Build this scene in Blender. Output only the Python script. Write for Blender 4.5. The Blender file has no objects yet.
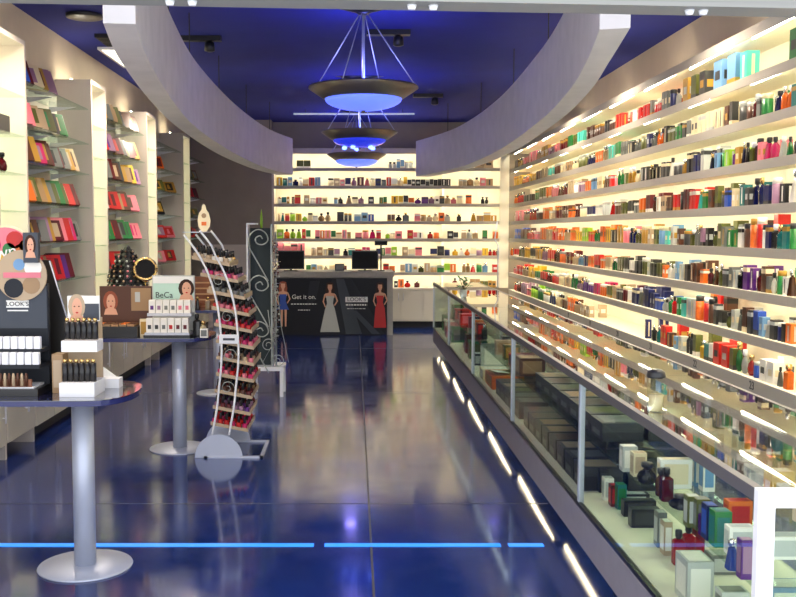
import bpy, math, random
from mathutils import Vector, Matrix
random.seed(11)
S = bpy.context.scene
C = S.collection

# ---------------------------------------------------------------- camera
EYE = 1.75; FP = 950.0; VX, VY = 354.0, 232.0
TH = math.atan((298.5 - VY) / FP); CT, ST = math.cos(TH), math.sin(TH)
cd = bpy.data.cameras.new('camera'); cam = bpy.data.objects.new('camera', cd); C.objects.link(cam)
cd.sensor_fit = 'HORIZONTAL'; cd.sensor_width = 36.0; cd.lens = 36.0 * FP / 796.0
cd.shift_x = (398.0 - VX) / 796.0
cd.clip_start = 0.05; cd.clip_end = 200
cam.location = (0, 0, EYE); cam.rotation_euler = (math.pi / 2 - TH, 0, 0)
S.camera = cam

def ray(px, py):
    a = (px - VX) / FP; b = (298.5 - py) / FP
    return (a, CT + b * ST, -ST + b * CT)
def atz(px, py, z):
    r = ray(px, py); t = (z - EYE) / r[2]; return (r[0] * t, r[1] * t)
def aty(px, py, y):
    r = ray(px, py); t = y / r[1]; return (r[0] * t, r[2] * t + EYE)
def wally(px, X):                       # distance along a wall at X for a column px near the horizon
    return FP * X / (px - VX)
def scr(x, y, z):
    h = z - EYE; d = y * CT - h * ST
    return VX + FP * x / d, 298.5 - FP * (y * ST + h * CT) / d, d

# ---------------------------------------------------------------- view / world
S.view_settings.view_transform = 'Standard'; S.view_settings.look = 'None'
S.view_settings.gamma = 1.0; S.view_settings.use_curve_mapping = False
S.view_settings.exposure = 0.0
W = bpy.data.worlds.new('daylight'); S.world = W; W.use_nodes = True
bg = W.node_tree.nodes['Background']; bg.inputs[0].default_value = (0.92, 0.95, 1.0, 1); bg.inputs[1].default_value = 2.6
LED = 36.0         # shelf strips
FILLW = 165.0  # energy of the added ceiling fill lamps
GLOW = 2.3       # backlit tower panels

# ---------------------------------------------------------------- materials
def mat(name, col, rough=0.5, metal=0.0, noise=0.0, scale=8.0, emit=0.0, ecol=None, coat=0.0, bump=0.0):
    m = bpy.data.materials.new(name); m.use_nodes = True
    nt = m.node_tree; b = nt.nodes['Principled BSDF']
    b.inputs['Base Color'].default_value = (*col, 1); b.inputs['Roughness'].default_value = rough
    b.inputs['Metallic'].default_value = metal; b.inputs['Coat Weight'].default_value = coat
    if noise or bump:
        tc = nt.nodes.new('ShaderNodeTexCoord'); n = nt.nodes.new('ShaderNodeTexNoise')
        n.inputs['Scale'].default_value = scale; n.inputs['Detail'].default_value = 4
        nt.links.new(tc.outputs['Object'], n.inputs['Vector'])
        if noise:
            r = nt.nodes.new('ShaderNodeMapRange'); r.inputs['From Min'].default_value = .3; r.inputs['From Max'].default_value = .7
            r.inputs['To Min'].default_value = 1 - noise; r.inputs['To Max'].default_value = 1 + noise
            nt.links.new(n.outputs['Fac'], r.inputs['Value'])
            v = nt.nodes.new('ShaderNodeVectorMath'); v.operation = 'SCALE'
            v.inputs[0].default_value = col; nt.links.new(r.outputs[0], v.inputs['Scale'])
            nt.links.new(v.outputs[0], b.inputs['Base Color'])
        if bump:
            bp = nt.nodes.new('ShaderNodeBump'); bp.inputs['Strength'].default_value = bump; bp.inputs['Distance'].default_value = .01
            nt.links.new(n.outputs['Fac'], bp.inputs['Height']); nt.links.new(bp.outputs[0], b.inputs['Normal'])
    if emit:
        b.inputs['Emission Color'].default_value = (*(ecol or col), 1); b.inputs['Emission Strength'].default_value = emit
    return m
def glass(name, tint, ior=.5, rough=0.0):
    m = bpy.data.materials.new(name); m.use_nodes = True; nt = m.node_tree
    for n in list(nt.nodes): nt.nodes.remove(n)
    o = nt.nodes.new('ShaderNodeOutputMaterial'); mx = nt.nodes.new('ShaderNodeMixShader')
    t = nt.nodes.new('ShaderNodeBsdfTransparent'); t.inputs[0].default_value = (*tint, 1)
    g = nt.nodes.new('ShaderNodeBsdfGlossy'); g.inputs['Roughness'].default_value = rough
    lw = nt.nodes.new('ShaderNodeLayerWeight'); lw.inputs['Blend'].default_value = .5
    pw = nt.nodes.new('ShaderNodeMath'); pw.operation = 'POWER'; pw.inputs[1].default_value = 5.0
    f = nt.nodes.new('ShaderNodeMath'); f.operation = 'MULTIPLY_ADD'; f.inputs[1].default_value = ior; f.inputs[2].default_value = .02
    nt.links.new(lw.outputs['Facing'], pw.inputs[0]); nt.links.new(pw.outputs[0], f.inputs[0])
    nt.links.new(f.outputs[0], mx.inputs[0]); nt.links.new(t.outputs[0], mx.inputs[1]); nt.links.new(g.outputs[0], mx.inputs[2])
    nt.links.new(mx.outputs[0], o.inputs['Surface']); return m
def tinted(name, col):                  # coloured perfume glass: passes some light, shiny skin
    m = bpy.data.materials.new(name); m.use_nodes = True; nt = m.node_tree
    for n in list(nt.nodes): nt.nodes.remove(n)
    o = nt.nodes.new('ShaderNodeOutputMaterial'); mx = nt.nodes.new('ShaderNodeMixShader'); m2 = nt.nodes.new('ShaderNodeMixShader')
    d = nt.nodes.new('ShaderNodeBsdfDiffuse'); d.inputs[0].default_value = (*col, 1)
    t = nt.nodes.new('ShaderNodeBsdfTranslucent'); t.inputs[0].default_value = (*col, 1)
    g = nt.nodes.new('ShaderNodeBsdfGlossy'); g.inputs['Roughness'].default_value = .08
    f = nt.nodes.new('ShaderNodeFresnel'); f.inputs['IOR'].default_value = 1.5
    mx.inputs[0].default_value = .45
    nt.links.new(d.outputs[0], mx.inputs[1]); nt.links.new(t.outputs[0], mx.inputs[2])
    nt.links.new(f.outputs[0], m2.inputs[0]); nt.links.new(mx.outputs[0], m2.inputs[1]); nt.links.new(g.outputs[0], m2.inputs[2])
    nt.links.new(m2.outputs[0], o.inputs['Surface']); return m

M = {}
M['taupe'] = mat('taupe paint', (.33, .28, .24), .8, noise=.05, scale=3)
M['beige'] = mat('warm-lit taupe paint', (.66, .55, .40), .8, noise=.05, scale=3)  # taupe side walls with the warm light put into their colour
M['ceiling'] = mat('navy ceiling paint', (.013, .022, .25), .85, noise=.15, scale=1.2)
M['arch'] = mat('pale grey plaster', (.72, .69, .69), .7, noise=.06, scale=5)
M['white'] = mat('white laminate', (.62, .55, .50), .45, noise=.03, scale=4)
M['cabinet'] = mat('cream cabinet paint', (.60, .56, .48), .5)
M['cream'] = mat('cream shelf lining', (.84, .79, .63), .6)
M['band'] = mat('grey shelf edge', (.45, .41, .355), .5)
M['dark'] = mat('dark recess', (.012, .013, .02), .7)
M['railgrey'] = mat('dark grey rail', (.13, .125, .135), .4, metal=.2)
M['headergrey'] = mat('header grey', (.22, .22, .21), .5)
M['alu'] = mat('brushed aluminium', (.52, .53, .58), .38, metal=.7)
M['paleframe'] = mat('white enamel frame', (.85, .86, .90), .4)
M['silver'] = mat('silver powder coat', (.50, .54, .66), .42, metal=.35)
M['panelgrey'] = mat('lavender grey kick panel', (.26, .25, .30), .5, noise=.04, scale=12)
M['deck'] = mat('ivory display deck', (.74, .70, .56), .5)
M['chrome'] = mat('chrome', (.75, .75, .75), .15, metal=1.0)
M['gold'] = mat('gold', (.80, .55, .22), .25, metal=.9)
M['black'] = mat('black plastic', (.012, .012, .014), .3)
M['iron'] = mat('grey wrought iron', (.42, .46, .44), .45, metal=.3)
M['slate'] = mat('dark green slate board', (.025, .04, .045), .6)
M['tabletop'] = mat('midnight blue lacquer', (.012, .015, .06), .06, coat=1.0)
M['edgeblue'] = mat('blue glass edge', (.02, .024, .12), .2)
M['desk'] = mat('grey desk stone', (.34, .32, .30), .5, noise=.06, scale=20)
M['bronze'] = mat('brushed dark bronze', (.20, .17, .15), .35, metal=.8)
M['wood'] = mat('reddish wood', (.20, .07, .03), .4, noise=.25, scale=6)
M['tan'] = mat('tan cardboard', (.45, .25, .12), .6)
M['bowl'] = mat('lit blue glass', (.2, .3, .9), .4, emit=1.25, ecol=(.10, .17, 1.0))
M['bowldim'] = mat('deep blue glass', (.03, .05, .5), .2, emit=.7, ecol=(.02, .04, .9))
M['bulb'] = mat('blue lamp', (.3, .4, 1), .4, emit=6, ecol=(.12, .2, 1.0))
M['led'] = mat('warm shelf strip', (1, .9, .7), .5, emit=LED, ecol=(1.0, .925, .72))
M['kickled'] = mat('white floor tube', (1, .95, .85), .5, emit=10, ecol=(1.0, .82, .50))
M['caseled'] = mat('cool case strip', (1, 1, 1), .5, emit=12, ecol=(.9, .97, 1.0))
M['glow'] = mat('backlit cream panel', (.8, .78, .55), .6, emit=GLOW, ecol=(.98, .92, .60))
M['lightpanel'] = mat('lit ceiling panel', (1, 1, .9), .5, emit=3, ecol=(1, .95, .75))
M['tube'] = mat('pale light tube', (.8, .85, 1), .5, emit=.35, ecol=(.7, .8, 1))
M['neon'] = mat('blue floor light', (.02, .1, .5), .4, emit=1.25, ecol=(.02, .26, 1.0))
M['glass'] = glass('clear glass', (.93, .96, .93))
M['topglass'] = glass('counter top glass', (.95, .98, .95), 1.5)
M['greenglass'] = glass('green tinted glass', (.84, .93, .88))
M['mirror'] = mat('mirror', (.8, .8, .8), .03, metal=1.0)
M['screen'] = mat('dark screen', (.006, .006, .008), .45)
M['skin'] = mat('printed skin', (.72, .38, .25), .6)
M['hair'] = mat('printed dark hair', (.05, .025, .02), .6)
M['redhair'] = mat('printed auburn hair', (.30, .07, .03), .6)
M['ink'] = mat('white print', (.85, .85, .82), .6)
M['blackprint'] = mat('black print', (.015, .015, .02), .35)
M['greyprint'] = mat('smoke grey print', (.07, .08, .10), .4)
M['midprint'] = mat('slate print', (.025, .028, .036), .4)
M['mint'] = mat('mint print', (.50, .72, .62), .5)

for k in ('midprint', 'greyprint', 'blackprint', 'screen', 'hair'): M[k].node_tree.nodes['Principled BSDF'].inputs['Specular IOR Level'].default_value = .15
# product palette (name -> colour)
PAL = {'white': (.86, .83, .76), 'cream': (.80, .68, .44), 'beige': (.55, .42, .28), 'tan': (.42, .27, .14), 'brown': (.12, .045, .022),
       'black': (.014, .013, .014), 'charcoal': (.055, .055, .055), 'grey': (.20, .21, .20), 'silver': (.48, .50, .48), 'navy': (.012, .018, .12),
       'blue': (.03, .10, .48), 'sky': (.20, .38, .62), 'teal': (.01, .20, .20), 'aqua': (.10, .55, .48), 'green': (.02, .22, .05),
       'lime': (.35, .62, .04), 'olive': (.13, .14, .03), 'yellow': (.82, .52, .03), 'gold': (.52, .30, .05), 'orange': (.80, .19, .02),
       'red': (.58, .015, .012), 'maroon': (.14, .008, .012), 'pink': (.80, .24, .30), 'magenta': (.60, .02, .16), 'purple': (.14, .03, .24),
       'mauve': (.38, .22, .34)}
WORD = {'sky': 'sky blue', 'navy': 'navy blue', 'teal': 'dark teal', 'maroon': 'dark red'}
def cw(c): return WORD.get(c, c)
for k, v in PAL.items():
    if k not in ('white', 'cream', 'silver'): v = tuple(q ** 1.12 * .92 for q in v)
    M['c_' + k] = mat(k + ' carton', v, .38)
    M['g_' + k] = tinted(k + ' perfume glass', v)
M['capgold'] = M['gold']; M['capsilver'] = M['chrome']; M['capblack'] = M['black']; M['capwhite'] = M['paleframe']

# floor: polished blue concrete with saw joints
def floor_mat():
    m = mat('polished blue concrete', (.01, .03, .16), .13); nt = m.node_tree; b = nt.nodes['Principled BSDF']
    tc = nt.nodes.new('ShaderNodeTexCoord'); n = nt.nodes.new('ShaderNodeTexNoise'); n.inputs['Scale'].default_value = 1.1; n.inputs['Detail'].default_value = 7
    n.inputs['Roughness'].default_value = .65
    nt.links.new(tc.outputs['Object'], n.inputs['Vector'])
    cr = nt.nodes.new('ShaderNodeValToRGB'); e = cr.color_ramp.elements
    e[0].position = .3; e[0].color = (.004, .012, .075, 1); e[1].position = .72; e[1].color = (.010, .034, .20, 1)
    nt.links.new(n.outputs['Fac'], cr.inputs[0]); nt.links.new(cr.outputs[0], b.inputs['Base Color'])
    n2 = nt.nodes.new('ShaderNodeTexNoise'); n2.inputs['Scale'].default_value = 3.5; n2.inputs['Detail'].default_value = 5
    nt.links.new(tc.outputs['Object'], n2.inputs['Vector'])
    r = nt.nodes.new('ShaderNodeMapRange'); r.inputs['From Min'].default_value = .3; r.inputs['From Max'].default_value = .7
    r.inputs['To Min'].default_value = .07; r.inputs['To Max'].default_value = .15
    nt.links.new(n2.outputs['Fac'], r.inputs['Value']); nt.links.new(r.outputs[0], b.inputs['Roughness'])
    bp = nt.nodes.new('ShaderNodeBump'); bp.inputs['Strength'].default_value = .015; bp.inputs['Distance'].default_value = .02
    nt.links.new(n2.outputs['Fac'], bp.inputs['Height']); nt.links.new(bp.outputs[0], b.inputs['Normal'])
    b.inputs['IOR'].default_value = 2.0
    return m
M['floor'] = floor_mat()
M['joint'] = mat('floor joint filler', (.05, .05, .05), .5)

# ---------------------------------------------------------------- mesh builder
class MB:
    def __init__(s): s.v = []; s.f = []; s.m = []; s.names = []; s.sm = []
    def mi(s, n):
        if n not in s.names: s.names.append(n)
        return s.names.index(n)
    def add(s, vs, fs, m, smooth=False):
        o = len(s.v); s.v += [tuple(p) for p in vs]; i = s.mi(m)
        for f in fs: s.f.append([a + o for a in f]); s.m.append(i); s.sm.append(smooth)
    def box(s, x0, x1, y0, y1, z0, z1, m, T=None):
        vs = [(x, y, z) for z in (z0, z1) for y in (y0, y1) for x in (x0, x1)]
        if T: vs = [T @ Vector(p) for p in vs]
        s.add(vs, [(0, 2, 3, 1), (4, 5, 7, 6), (0, 1, 5, 4), (2, 6, 7, 3), (0, 4, 6, 2), (1, 3, 7, 5)], m)
    def bbox(s, x0, x1, y0, y1, z0, z1, m, r=.01):     # upright box with chamfered vertical and top edges
        def ring(i, z): return [(x0 + i + r, y0 + i, z), (x1 - i - r, y0 + i, z), (x1 - i, y0 + i + r, z), (x1 - i, y1 - i - r, z), (x1 - i - r, y1 - i, z), (x0 + i + r, y1 - i, z), (x0 + i, y1 - i - r, z), (x0 + i, y0 + i + r, z)]
        vs = ring(0, z0) + ring(0, z1 - r) + ring(r * .7, z1)
        fs = [tuple(range(7, -1, -1)), tuple(range(16, 24))]
        for k in (0, 8):
            for j in range(8): a = k + j; b = k + (j + 1) % 8; fs.append((a, b, b + 8, a + 8))
        s.add(vs, fs, m)
    def rings(s, prof, m, n=12, p=2.0, T=None, smooth=True, cx=0, cy=0):   # prof: (z, rx, ry)
        vs = []
        for (z, rx, ry) in prof:
            for k in range(n):
                a = 2 * math.pi * (k + .5) / n; ca, sa = math.cos(a), math.sin(a)
                x = math.copysign(abs(ca) ** (2 / p), ca) * rx; y = math.copysign(abs(sa) ** (2 / p), sa) * ry
                vs.append((x + cx, y + cy, z))
        fs = [tuple(range(n - 1, -1, -1))]
        for r in range(len(prof) - 1):
            for k in range(n): a = r * n + k; b = r * n + (k + 1) % n; fs.append((a, b, b + n, a + n))
        fs.append(tuple(range((len(prof) - 1) * n, len(prof) * n)))
        if T: vs = [T @ Vector(q) for q in vs]
        s.add(vs, fs, m, smooth)
    def tube(s, pts, r, m, n=8):
        pts = [Vector(p) for p in pts]; vs = []; N = len(pts)
        for i, p in enumerate(pts):
            d = (pts[min(i + 1, N - 1)] - pts[max(i - 1, 0)]).normalized()
            up = Vector((0, 0, 1)) if abs(d.z) < .9 else Vector((0, 1, 0))
            a = d.cross(up).normalized(); b = a.cross(d).normalized()
            for k in range(n):
                t = 2 * math.pi * k / n; vs.append(p + a * math.cos(t) * r + b * math.sin(t) * r)
        fs = [tuple(range(n - 1, -1, -1)), tuple(range((N - 1) * n, N * n))]
        for i in range(N - 1):
            for k in range(n): a = i * n + k; b = i * n + (k + 1) % n; fs.append((a, b, b + n, a + n))
        s.add(vs, fs, m, True)
    def prism(s, poly, z0, z1, m, side=None):
        n = len(poly); vs = [(x, y, z0) for x, y in poly] + [(x, y, z1) for x, y in poly]
        s.add(vs, [tuple(range(n - 1, -1, -1)), tuple(range(n, 2 * n))], m)
        s.add(vs, [(k, (k + 1) % n, (k + 1) % n + n, k + n) for k in range(n)], side or m)
    def slab(s, poly, fn, t, m):         # poly (u,v) mapped by fn(u,v,w) and given thickness t
        n = len(poly); vs = [fn(u, v, 0) for u, v in poly] + [fn(u, v, t) for u, v in poly]
        s.add(vs, [tuple(range(n)), tuple(range(2 * n - 1, n - 1, -1))] + [(k, k + n, (k + 1) % n + n, (k + 1) % n) for k in range(n)], m)
    def mesh(s, name):
        me = bpy.data.meshes.new(name); me.from_pydata(s.v, [], s.f)
        for n in s.names: me.materials.append(M[n])
        me.polygons.foreach_set('material_index', s.m); me.polygons.foreach_set('use_smooth', s.sm)
        me.update(); return me
    def build(s, name, parent=None, loc=(0, 0, 0), rot=(0, 0, 0)):
        o = bpy.data.objects.new(name, s.mesh(name)); C.objects.link(o)
        o.location = loc; o.rotation_euler = rot
        if parent: o.parent = parent
        return o
def tag(o, label, cat, group=None):
    o['label'] = label; o['category'] = cat
    if group: o['group'] = group
    return o
def thing(name, label, cat, loc=(0, 0, 0), rz=0, group=None):
    o = bpy.data.objects.new(name, None); C.objects.link(o); o.empty_display_size = .05
    o.location = loc; o.rotation_euler = (0, 0, rz); return tag(o, label, cat, group)
def struct(name, mb):
    o = mb.build(name); o['kind'] = 'structure'; return o
def B(*a):
    m = MB(); m.box(*a); return m
def text(body, size, loc, rot, m, parent, name='lettering', align='CENTER', sx=1.0):
    cu = bpy.data.curves.new(name, 'FONT'); cu.body = body; cu.size = size; cu.align_x = align; cu.align_y = 'CENTER'
    cu.extrude = .0008; cu.materials.append(M[m]); o = bpy.data.objects.new(name, cu); C.objects.link(o)
    bpy.context.view_layer.update(); me = bpy.data.meshes.new_from_object(o.evaluated_get(bpy.context.evaluated_depsgraph_get()))
    bpy.data.objects.remove(o); o = bpy.data.objects.new(name, me); C.objects.link(o)
    if not me.materials: me.materials.append(M[m])
    o.location = loc; o.rotation_euler = rot; o.scale = (sx, 1, 1); o.parent = parent; return o
def copy_tree(o, parent=None):
    c = o.copy(); C.objects.link(c)
    if parent: c.parent = parent
    for ch in list(o.children): copy_tree(ch, c)
    return c
PI = math.pi
FACE = (PI / 2, 0, 0)          # text or plate facing the doorway (-Y)

# ---------------------------------------------------------------- the setting
XL, XR, YB, ZC, Y0 = -3.05, 3.28, 17.8, 3.78, 2.62
struct('floor', B(XL - .1, XR + .1, 1.6, YB + .1, -.1, 0, 'floor'))
m = MB(); m.box(.09, .102, 2.7, 16.0, 0, .0015, 'joint'); m.box(-2.6, 1.25, 6.02, 6.03, 0, .0012, 'joint'); m.box(-2.6, 1.25, 10.25, 10.265, 0, .0012, 'joint')
m.box(-2.6, 1.25, 14.2, 14.215, 0, .0012, 'joint'); struct('trim_3', m)
struct('ceiling', B(XL - .1, XR + .1, Y0, YB + .1, ZC, ZC + .1, 'ceiling'))
struct('wall_left', B(XL - .1, XL, Y0, YB + .1, 0, ZC, 'beige'))
struct('wall_right', B(XR, XR + .1, Y0, YB + .1, 0, ZC, 'beige'))
struct('wall_back', B(XL, XR, YB, YB + .1, 0, ZC, 'taupe'))
m = MB(); m.box(XL, -1.50, 17.42, YB, 0, ZC, 'taupe'); struct('wall_partition', m)
m = MB(); m.box(XL + .37, -1.52, 17.37, 17.42, 0, 1.5, 'white'); m.box(XL + .37, -1.52, 17.36, 17.42, 1.5, 1.52, 'white'); struct('trim_4', m)

# floating soffit arcs
def arch(pts_in, pts_out, z0, z1, name):
    def cr(P, n=9):
        o = []
        for i in range(len(P) - 1):
            p0 = P[max(i - 1, 0)]; p1 = P[i]; p2 = P[i + 1]; p3 = P[min(i + 2, len(P) - 1)]
            for k in range(n):
                t = k / n
                o.append(tuple(.5 * ((2 * b) + (c - a) * t + (2 * a - 5 * b + 4 * c - d) * t * t + (-a + 3 * b - 3 * c + d) * t ** 3) for a, b, c, d in zip(p0, p1, p2, p3)))
        return o + [P[-1]]
    a, b = cr(pts_in), cr(pts_out); n = len(a); m = MB()
    vs = [(x, y, z0) for x, y in a] + [(x, y, z0) for x, y in b] + [(x, y, z1) for x, y in a] + [(x, y, z1) for x, y in b]
    A, Bo, Ct, D = 0, n, 2 * n, 3 * n; fs = []
    for i in range(n - 1):
        fs += [(A + i, A + i + 1, Bo + i + 1, Bo + i), (Ct + i, D + i, D + i + 1, Ct + i + 1), (A + i, Ct + i, Ct + i + 1, A + i + 1), (Bo + i, Bo + i + 1, D + i + 1, D + i)]
    fs += [(A, Bo, D, Ct), (A + n - 1, Ct + n - 1, D + n - 1, Bo + n - 1)]
    m.add(vs, fs, 'arch')
    for i in range(6, n - 1, 7):
        x = (a[i][0] + b[i][0]) / 2; y = (a[i][1] + b[i][1]) / 2
        m.tube([(x, y, z1 - .02), (x, y, ZC)], .006, 'black', 6)
    o = struct(name, m)
    e = o.modifiers.new('edge', 'BEVEL'); e.width = .008; e.segments = 2; e.limit_method = 'ANGLE'
    return o
def arcpts(cx, mid, chord_y0, chord_y1, x0, x1, off):
    return None
LI = [(-1.00, 4.43), (-1.15, 5.43), (-1.335, 7.2), (-1.445, 9.0), (-1.445, 11.7), (-1.30, 14.3), (-1.02, 15.95)]
LO = [(-1.145, 4.41), (-1.30, 5.36), (-1.49, 7.1), (-1.615, 8.95), (-1.66, 11.8), (-1.52, 14.45), (-1.28, 15.95)]
RI = [(1.155, 4.55), (1.305, 5.43), (1.46, 6.6), (1.60, 8.4), (1.68, 11.4), (1.52, 14.3), (1.06, 16.4)]
RO = [(1.29, 4.51), (1.43, 5.40), (1.60, 6.55), (1.76, 8.3), (1.88, 11.4), (1.74, 14.4), (1.30, 16.5)]
arch(LI, LO, 2.70, 3.30, 'trim_1'); arch(RI, RO, 2.70, 3.30, 'trim_2')

# storefront header rail, standing slightly askew to the shop
h = thing('door_header', 'pale metal sliding door header rail spanning the shop entrance', 'door rail', (0, 2.66, 2.375), math.radians(4.4))
B(-3.1, 3.35, -.04, .06, 0.012, .14, 'headergrey').build('rail', h)
B(-3.1, 3.35, -.06, .08, .14, .17, 'railgrey').build('cap_strip', h)
m = MB()
m.box(-3.1, 3.35, -.045, .065, 0, .012, 'headergrey'); m.build('track', h)
for x in (-.50, -.44, .16, .22, .95, .99): 
    m = MB(); m.rings([(-.012, .010, .010), (0, .014, .014)], 'paleframe', 10, cx=x, cy=0); m.build('roller', h)

# ---------------------------------------------------------------- blue floor light line
for (a, b), lab in zip(((-1.99, -1.50), (-1.49, -.225), (-.165, .82), (.865, 1.06)),
        ('short blue light strip in the floor beyond the table foot, towards the cabinets', 'long blue light strip in the floor between the table foot and the saw joint',
         'blue light strip in the floor crossing the saw joint', 'shortest blue light strip in the floor, beside the glass counter')):
    m = MB(); m.box(a, b, 5.185, 5.235, 0, .004, 'neon')
    tag(m.build('floor_light'), lab, 'floor light', 'blue floor light strips')

# ---------------------------------------------------------------- shelving
LEV = [2.87, 2.56, 2.25, 1.94, 1.635, 1.325, 1.01, .70]
ORD = ['top', 'second', 'third', 'fourth', 'fifth', 'sixth', 'seventh', 'lowest']
LVB = [aty(360, y_, 17.45)[1] for y_ in (168.0, 185.8, 203.7, 221.3, 238.6, 255.6, 272.3)] + [.73]
SX, SY0, SY1 = 2.85, 3.2, 17.42
u = thing('wall_shelving', 'long cream backlit wall shelving with grey edged shelves behind the glass counter', 'shelving', (0, 0, 0))
B(XR - .04, XR - .002, SY0, SY1, 0, 3.2, 'cream').build('back_panel', u)
B(SX, XR - .04, SY0 - .03, SY0, 0, 3.2, 'band').build('side_panel', u)
m = MB(); m.box(SX, XR - .04, SY0, SY1, 3.17, 3.215, 'cream'); m.box(SX - .012, SX, SY0, SY1, 3.14, 3.215, 'band'); m.build('header', u)
for i, z in enumerate(LEV):
    t = .10 if i == 7 else .064
    m = MB(); m.box(SX, XR - .04, SY0, SY1, z - .03, z, 'cream'); m.box(SX - .012, SX, SY0, SY1, z - t, z + .002, 'band'); m.build('shelf', u)
B(SX + .06, XR - .04, SY0, SY1, 0, .60, 'cabinet').build('base_cabinet', u)
SEG = 1.29
for i, z in enumerate([3.17] + LEV[:-1]):
    z = z - (.03 if i else 0)
    y = SY0 + .05
    while y < SY1 - .3:
        ye = min(y + SEG - .05, SY1 - .02); m = MB(); vs = [(xx, yy, zz) for zz in (z - .014, z - .001) for xx, yy in ((SX + .012, y), (SX + .025, y), (SX + .076, ye), (SX + .063, ye))]
        m.add(vs, [(0, 3, 2, 1), (4, 5, 6, 7), (0, 1, 5, 4), (1, 2, 6, 5), (2, 3, 7, 6), (3, 0, 4, 7)], 'led'); m.build('light_strip', u); y += SEG
y = SY0 + .1
while y < SY1 - 1.5:
    B(SX + .10, SX + .112, y, y + .5, 3.2155, 3.226, 'led').build('added_uplight_strip', u); y += 2.0  # added uplights, hidden behind the header, to warm the wall above
for px, s in ((570, '18'), (592, '19'), (620, '20'), (654, '21'), (699, '22'), (757, '23')):
    text(s, .085, (SX - .0135, wally(px, SX), .655), (PI / 2, 0, -PI / 2), 'midprint', u, 'number')

BX0, BX1, BY = -1.46, SX - .02, 17.45
v = thing('back_shelving', 'cream backlit shelving across the back wall above white cupboards', 'shelving', (0, 0, 0))
m = MB(); m.box(BX0, BX1, YB - .04, YB - .002, .73, 3.25, 'cream'); m.build('back_panel', v)
m = MB(); m.box(BX0 - .05, BX0, BY - .01, YB - .002, 0, 3.27, 'white'); m.build('side_panel', v)
m = MB(); m.box(1.62, 1.66, BY + .13, YB - .04, .73, 3.25, 'cream'); m.build('divider', v)
m = MB(); m.box(BX0, BX1, BY, YB - .04, 3.21, 3.25, 'cream'); m.box(BX0, BX1, BY - .012, BY, 3.17, 3.27, 'white'); m.build('header', v)
for i, z in enumerate(LVB[:-1]):
    m = MB(); m.box(BX0, BX1, BY, YB - .04, z - .03, z, 'cream'); m.box(BX0, BX1, BY - .012, BY, z - .056, z + .002, 'band'); m.build('shelf', v)
for i, z in enumerate([3.21] + LVB[:-1]):
    z = z - (.03 if i else 0)
    for x0, x1 in ((BX0 + .03, -.1), (-.05, 1.3), (1.35, 2.75)):
        B(x0, x1, BY + .012, BY + .025, z - .014, z - .001, 'led').build('light_strip', v)
m = MB(); m.box(BX0, 2.45, 17.27, YB - .04, .70, .73, 'white'); m.box(BX0, 2.45, 17.30, YB - .04, .12, .70, 'cabinet'); m.build('cupboard', v)
B(BX0, 2.45, 17.40, YB - .04, 0, .12, 'dark').build('plinth', v)
x = .45; k = 0
while x < 2.4:
    m = MB(); m.box(x + .004, x + .40, 17.28, 17.30, .13, .69, 'cabinet'); d = m.build('cupboard_door', v)
    hx = x + .36 if k % 2 == 0 else x + .045
    m = MB(); m.tube([(hx, 17.262, .50), (hx, 17.262, .64)], .006, 'alu', 6); m.tube([(hx, 17.262, .52), (hx, 17.282, .52)], .004, 'alu', 6); m.tube([(hx, 17.262, .62), (hx, 17.282, .62)], .004, 'alu', 6); m.build('handle', d)
    x += .404; k += 1
# corner post
m = MB(); m.box(2.66, 2.82, 17.36, 17.44, .73, 3.15, 'cream'); m.tube([(2.62, 17.3, .73), (2.62, 17.3, 1.5), (2.56, 17.3, 1.62), (2.6, 17.3, 1.95)], .012, 'silver'); struct('trim_5', m)

# ---------------------------------------------------------------- perfume stock
CAPS = ['capgold', 'capsilver', 'capblack', 'capwhite', 'capsilver', 'capblack']
def box_mesh(mb, w, d, h, c, a, style, o=(0, 0, 0)):     # front faces -x of the shelf run; o = base centre
    x, y, z = o; mb.box(x - d / 2, x + d / 2, y - w / 2, y + w / 2, z, z + h, 'c_' + c)
    e = .0008; q = 'c_' + a
    if style == 0: ya, yb, za, zb = .30, .30, .35, .65
    elif style == 1: ya, yb, za, zb = .5, .5, .72, .90
    elif style == 2: ya, yb, za, zb = .12, .12, .12, .88
    else: ya, yb, za, zb = .5, .5, .0, .22
    y0, y1 = y - w * ya, y + w * yb; z0, z1 = z + h * za, z + h * zb
    mb.add([(x - d / 2 - e, y1, z0), (x - d / 2 - e, y0, z0), (x - d / 2 - e, y0, z1), (x - d / 2 - e, y1, z1)], [(0, 1, 2, 3)], q)
    x0, x1 = x - d * ya, x + d * yb
    mb.add([(x0, y - w / 2 - e, z0), (x1, y - w / 2 - e, z0), (x1, y - w / 2 - e, z1), (x0, y - w / 2 - e, z1)], [(0, 1, 2, 3)], q)
def bottle_prof(w, d, h, sh):
    a, b = w / 2, d / 2; H = h * .74
    if sh == 0: return [(0, b * .96, a * .96), (.004, b, a), (H * .9, b, a), (H, b * .5, a * .4)], 5
    if sh == 1: return [(0, b * .9, a * .9), (.004, b, a), (H * .8, b, a), (H * .93, b * .6, a * .6), (H, b * .4, a * .4)], 2
    if sh == 2: return [(0, b * .5, a * .5), (H * .2, b * .92, a * .92), (H * .45, b, a), (H * .75, b * .8, a * .8), (H * .95, b * .35, a * .35), (H, b * .35, a * .35)], 2
    if sh == 3: return [(0, b, a), (.005, b, a), (H * .95, b * .55, a * .55), (H, b * .4, a * .4)], 3.5
    return [(0, b * .7, a * .7), (H * .5, b * .8, a * .8), (H * .9, b, a), (H, b * .45, a * .45)], 4
def bottle_mesh(mb, w, d, h, c, a, style, o=(0, 0, 0)):
    pr, p = bottle_prof(w, d, h, style % 5); x, y, z = o
    mb.rings([(q[0] + z, q[1], q[2]) for q in pr], 'g_' + c, 10, p, cx=x, cy=y, smooth=(p == 2))
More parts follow.
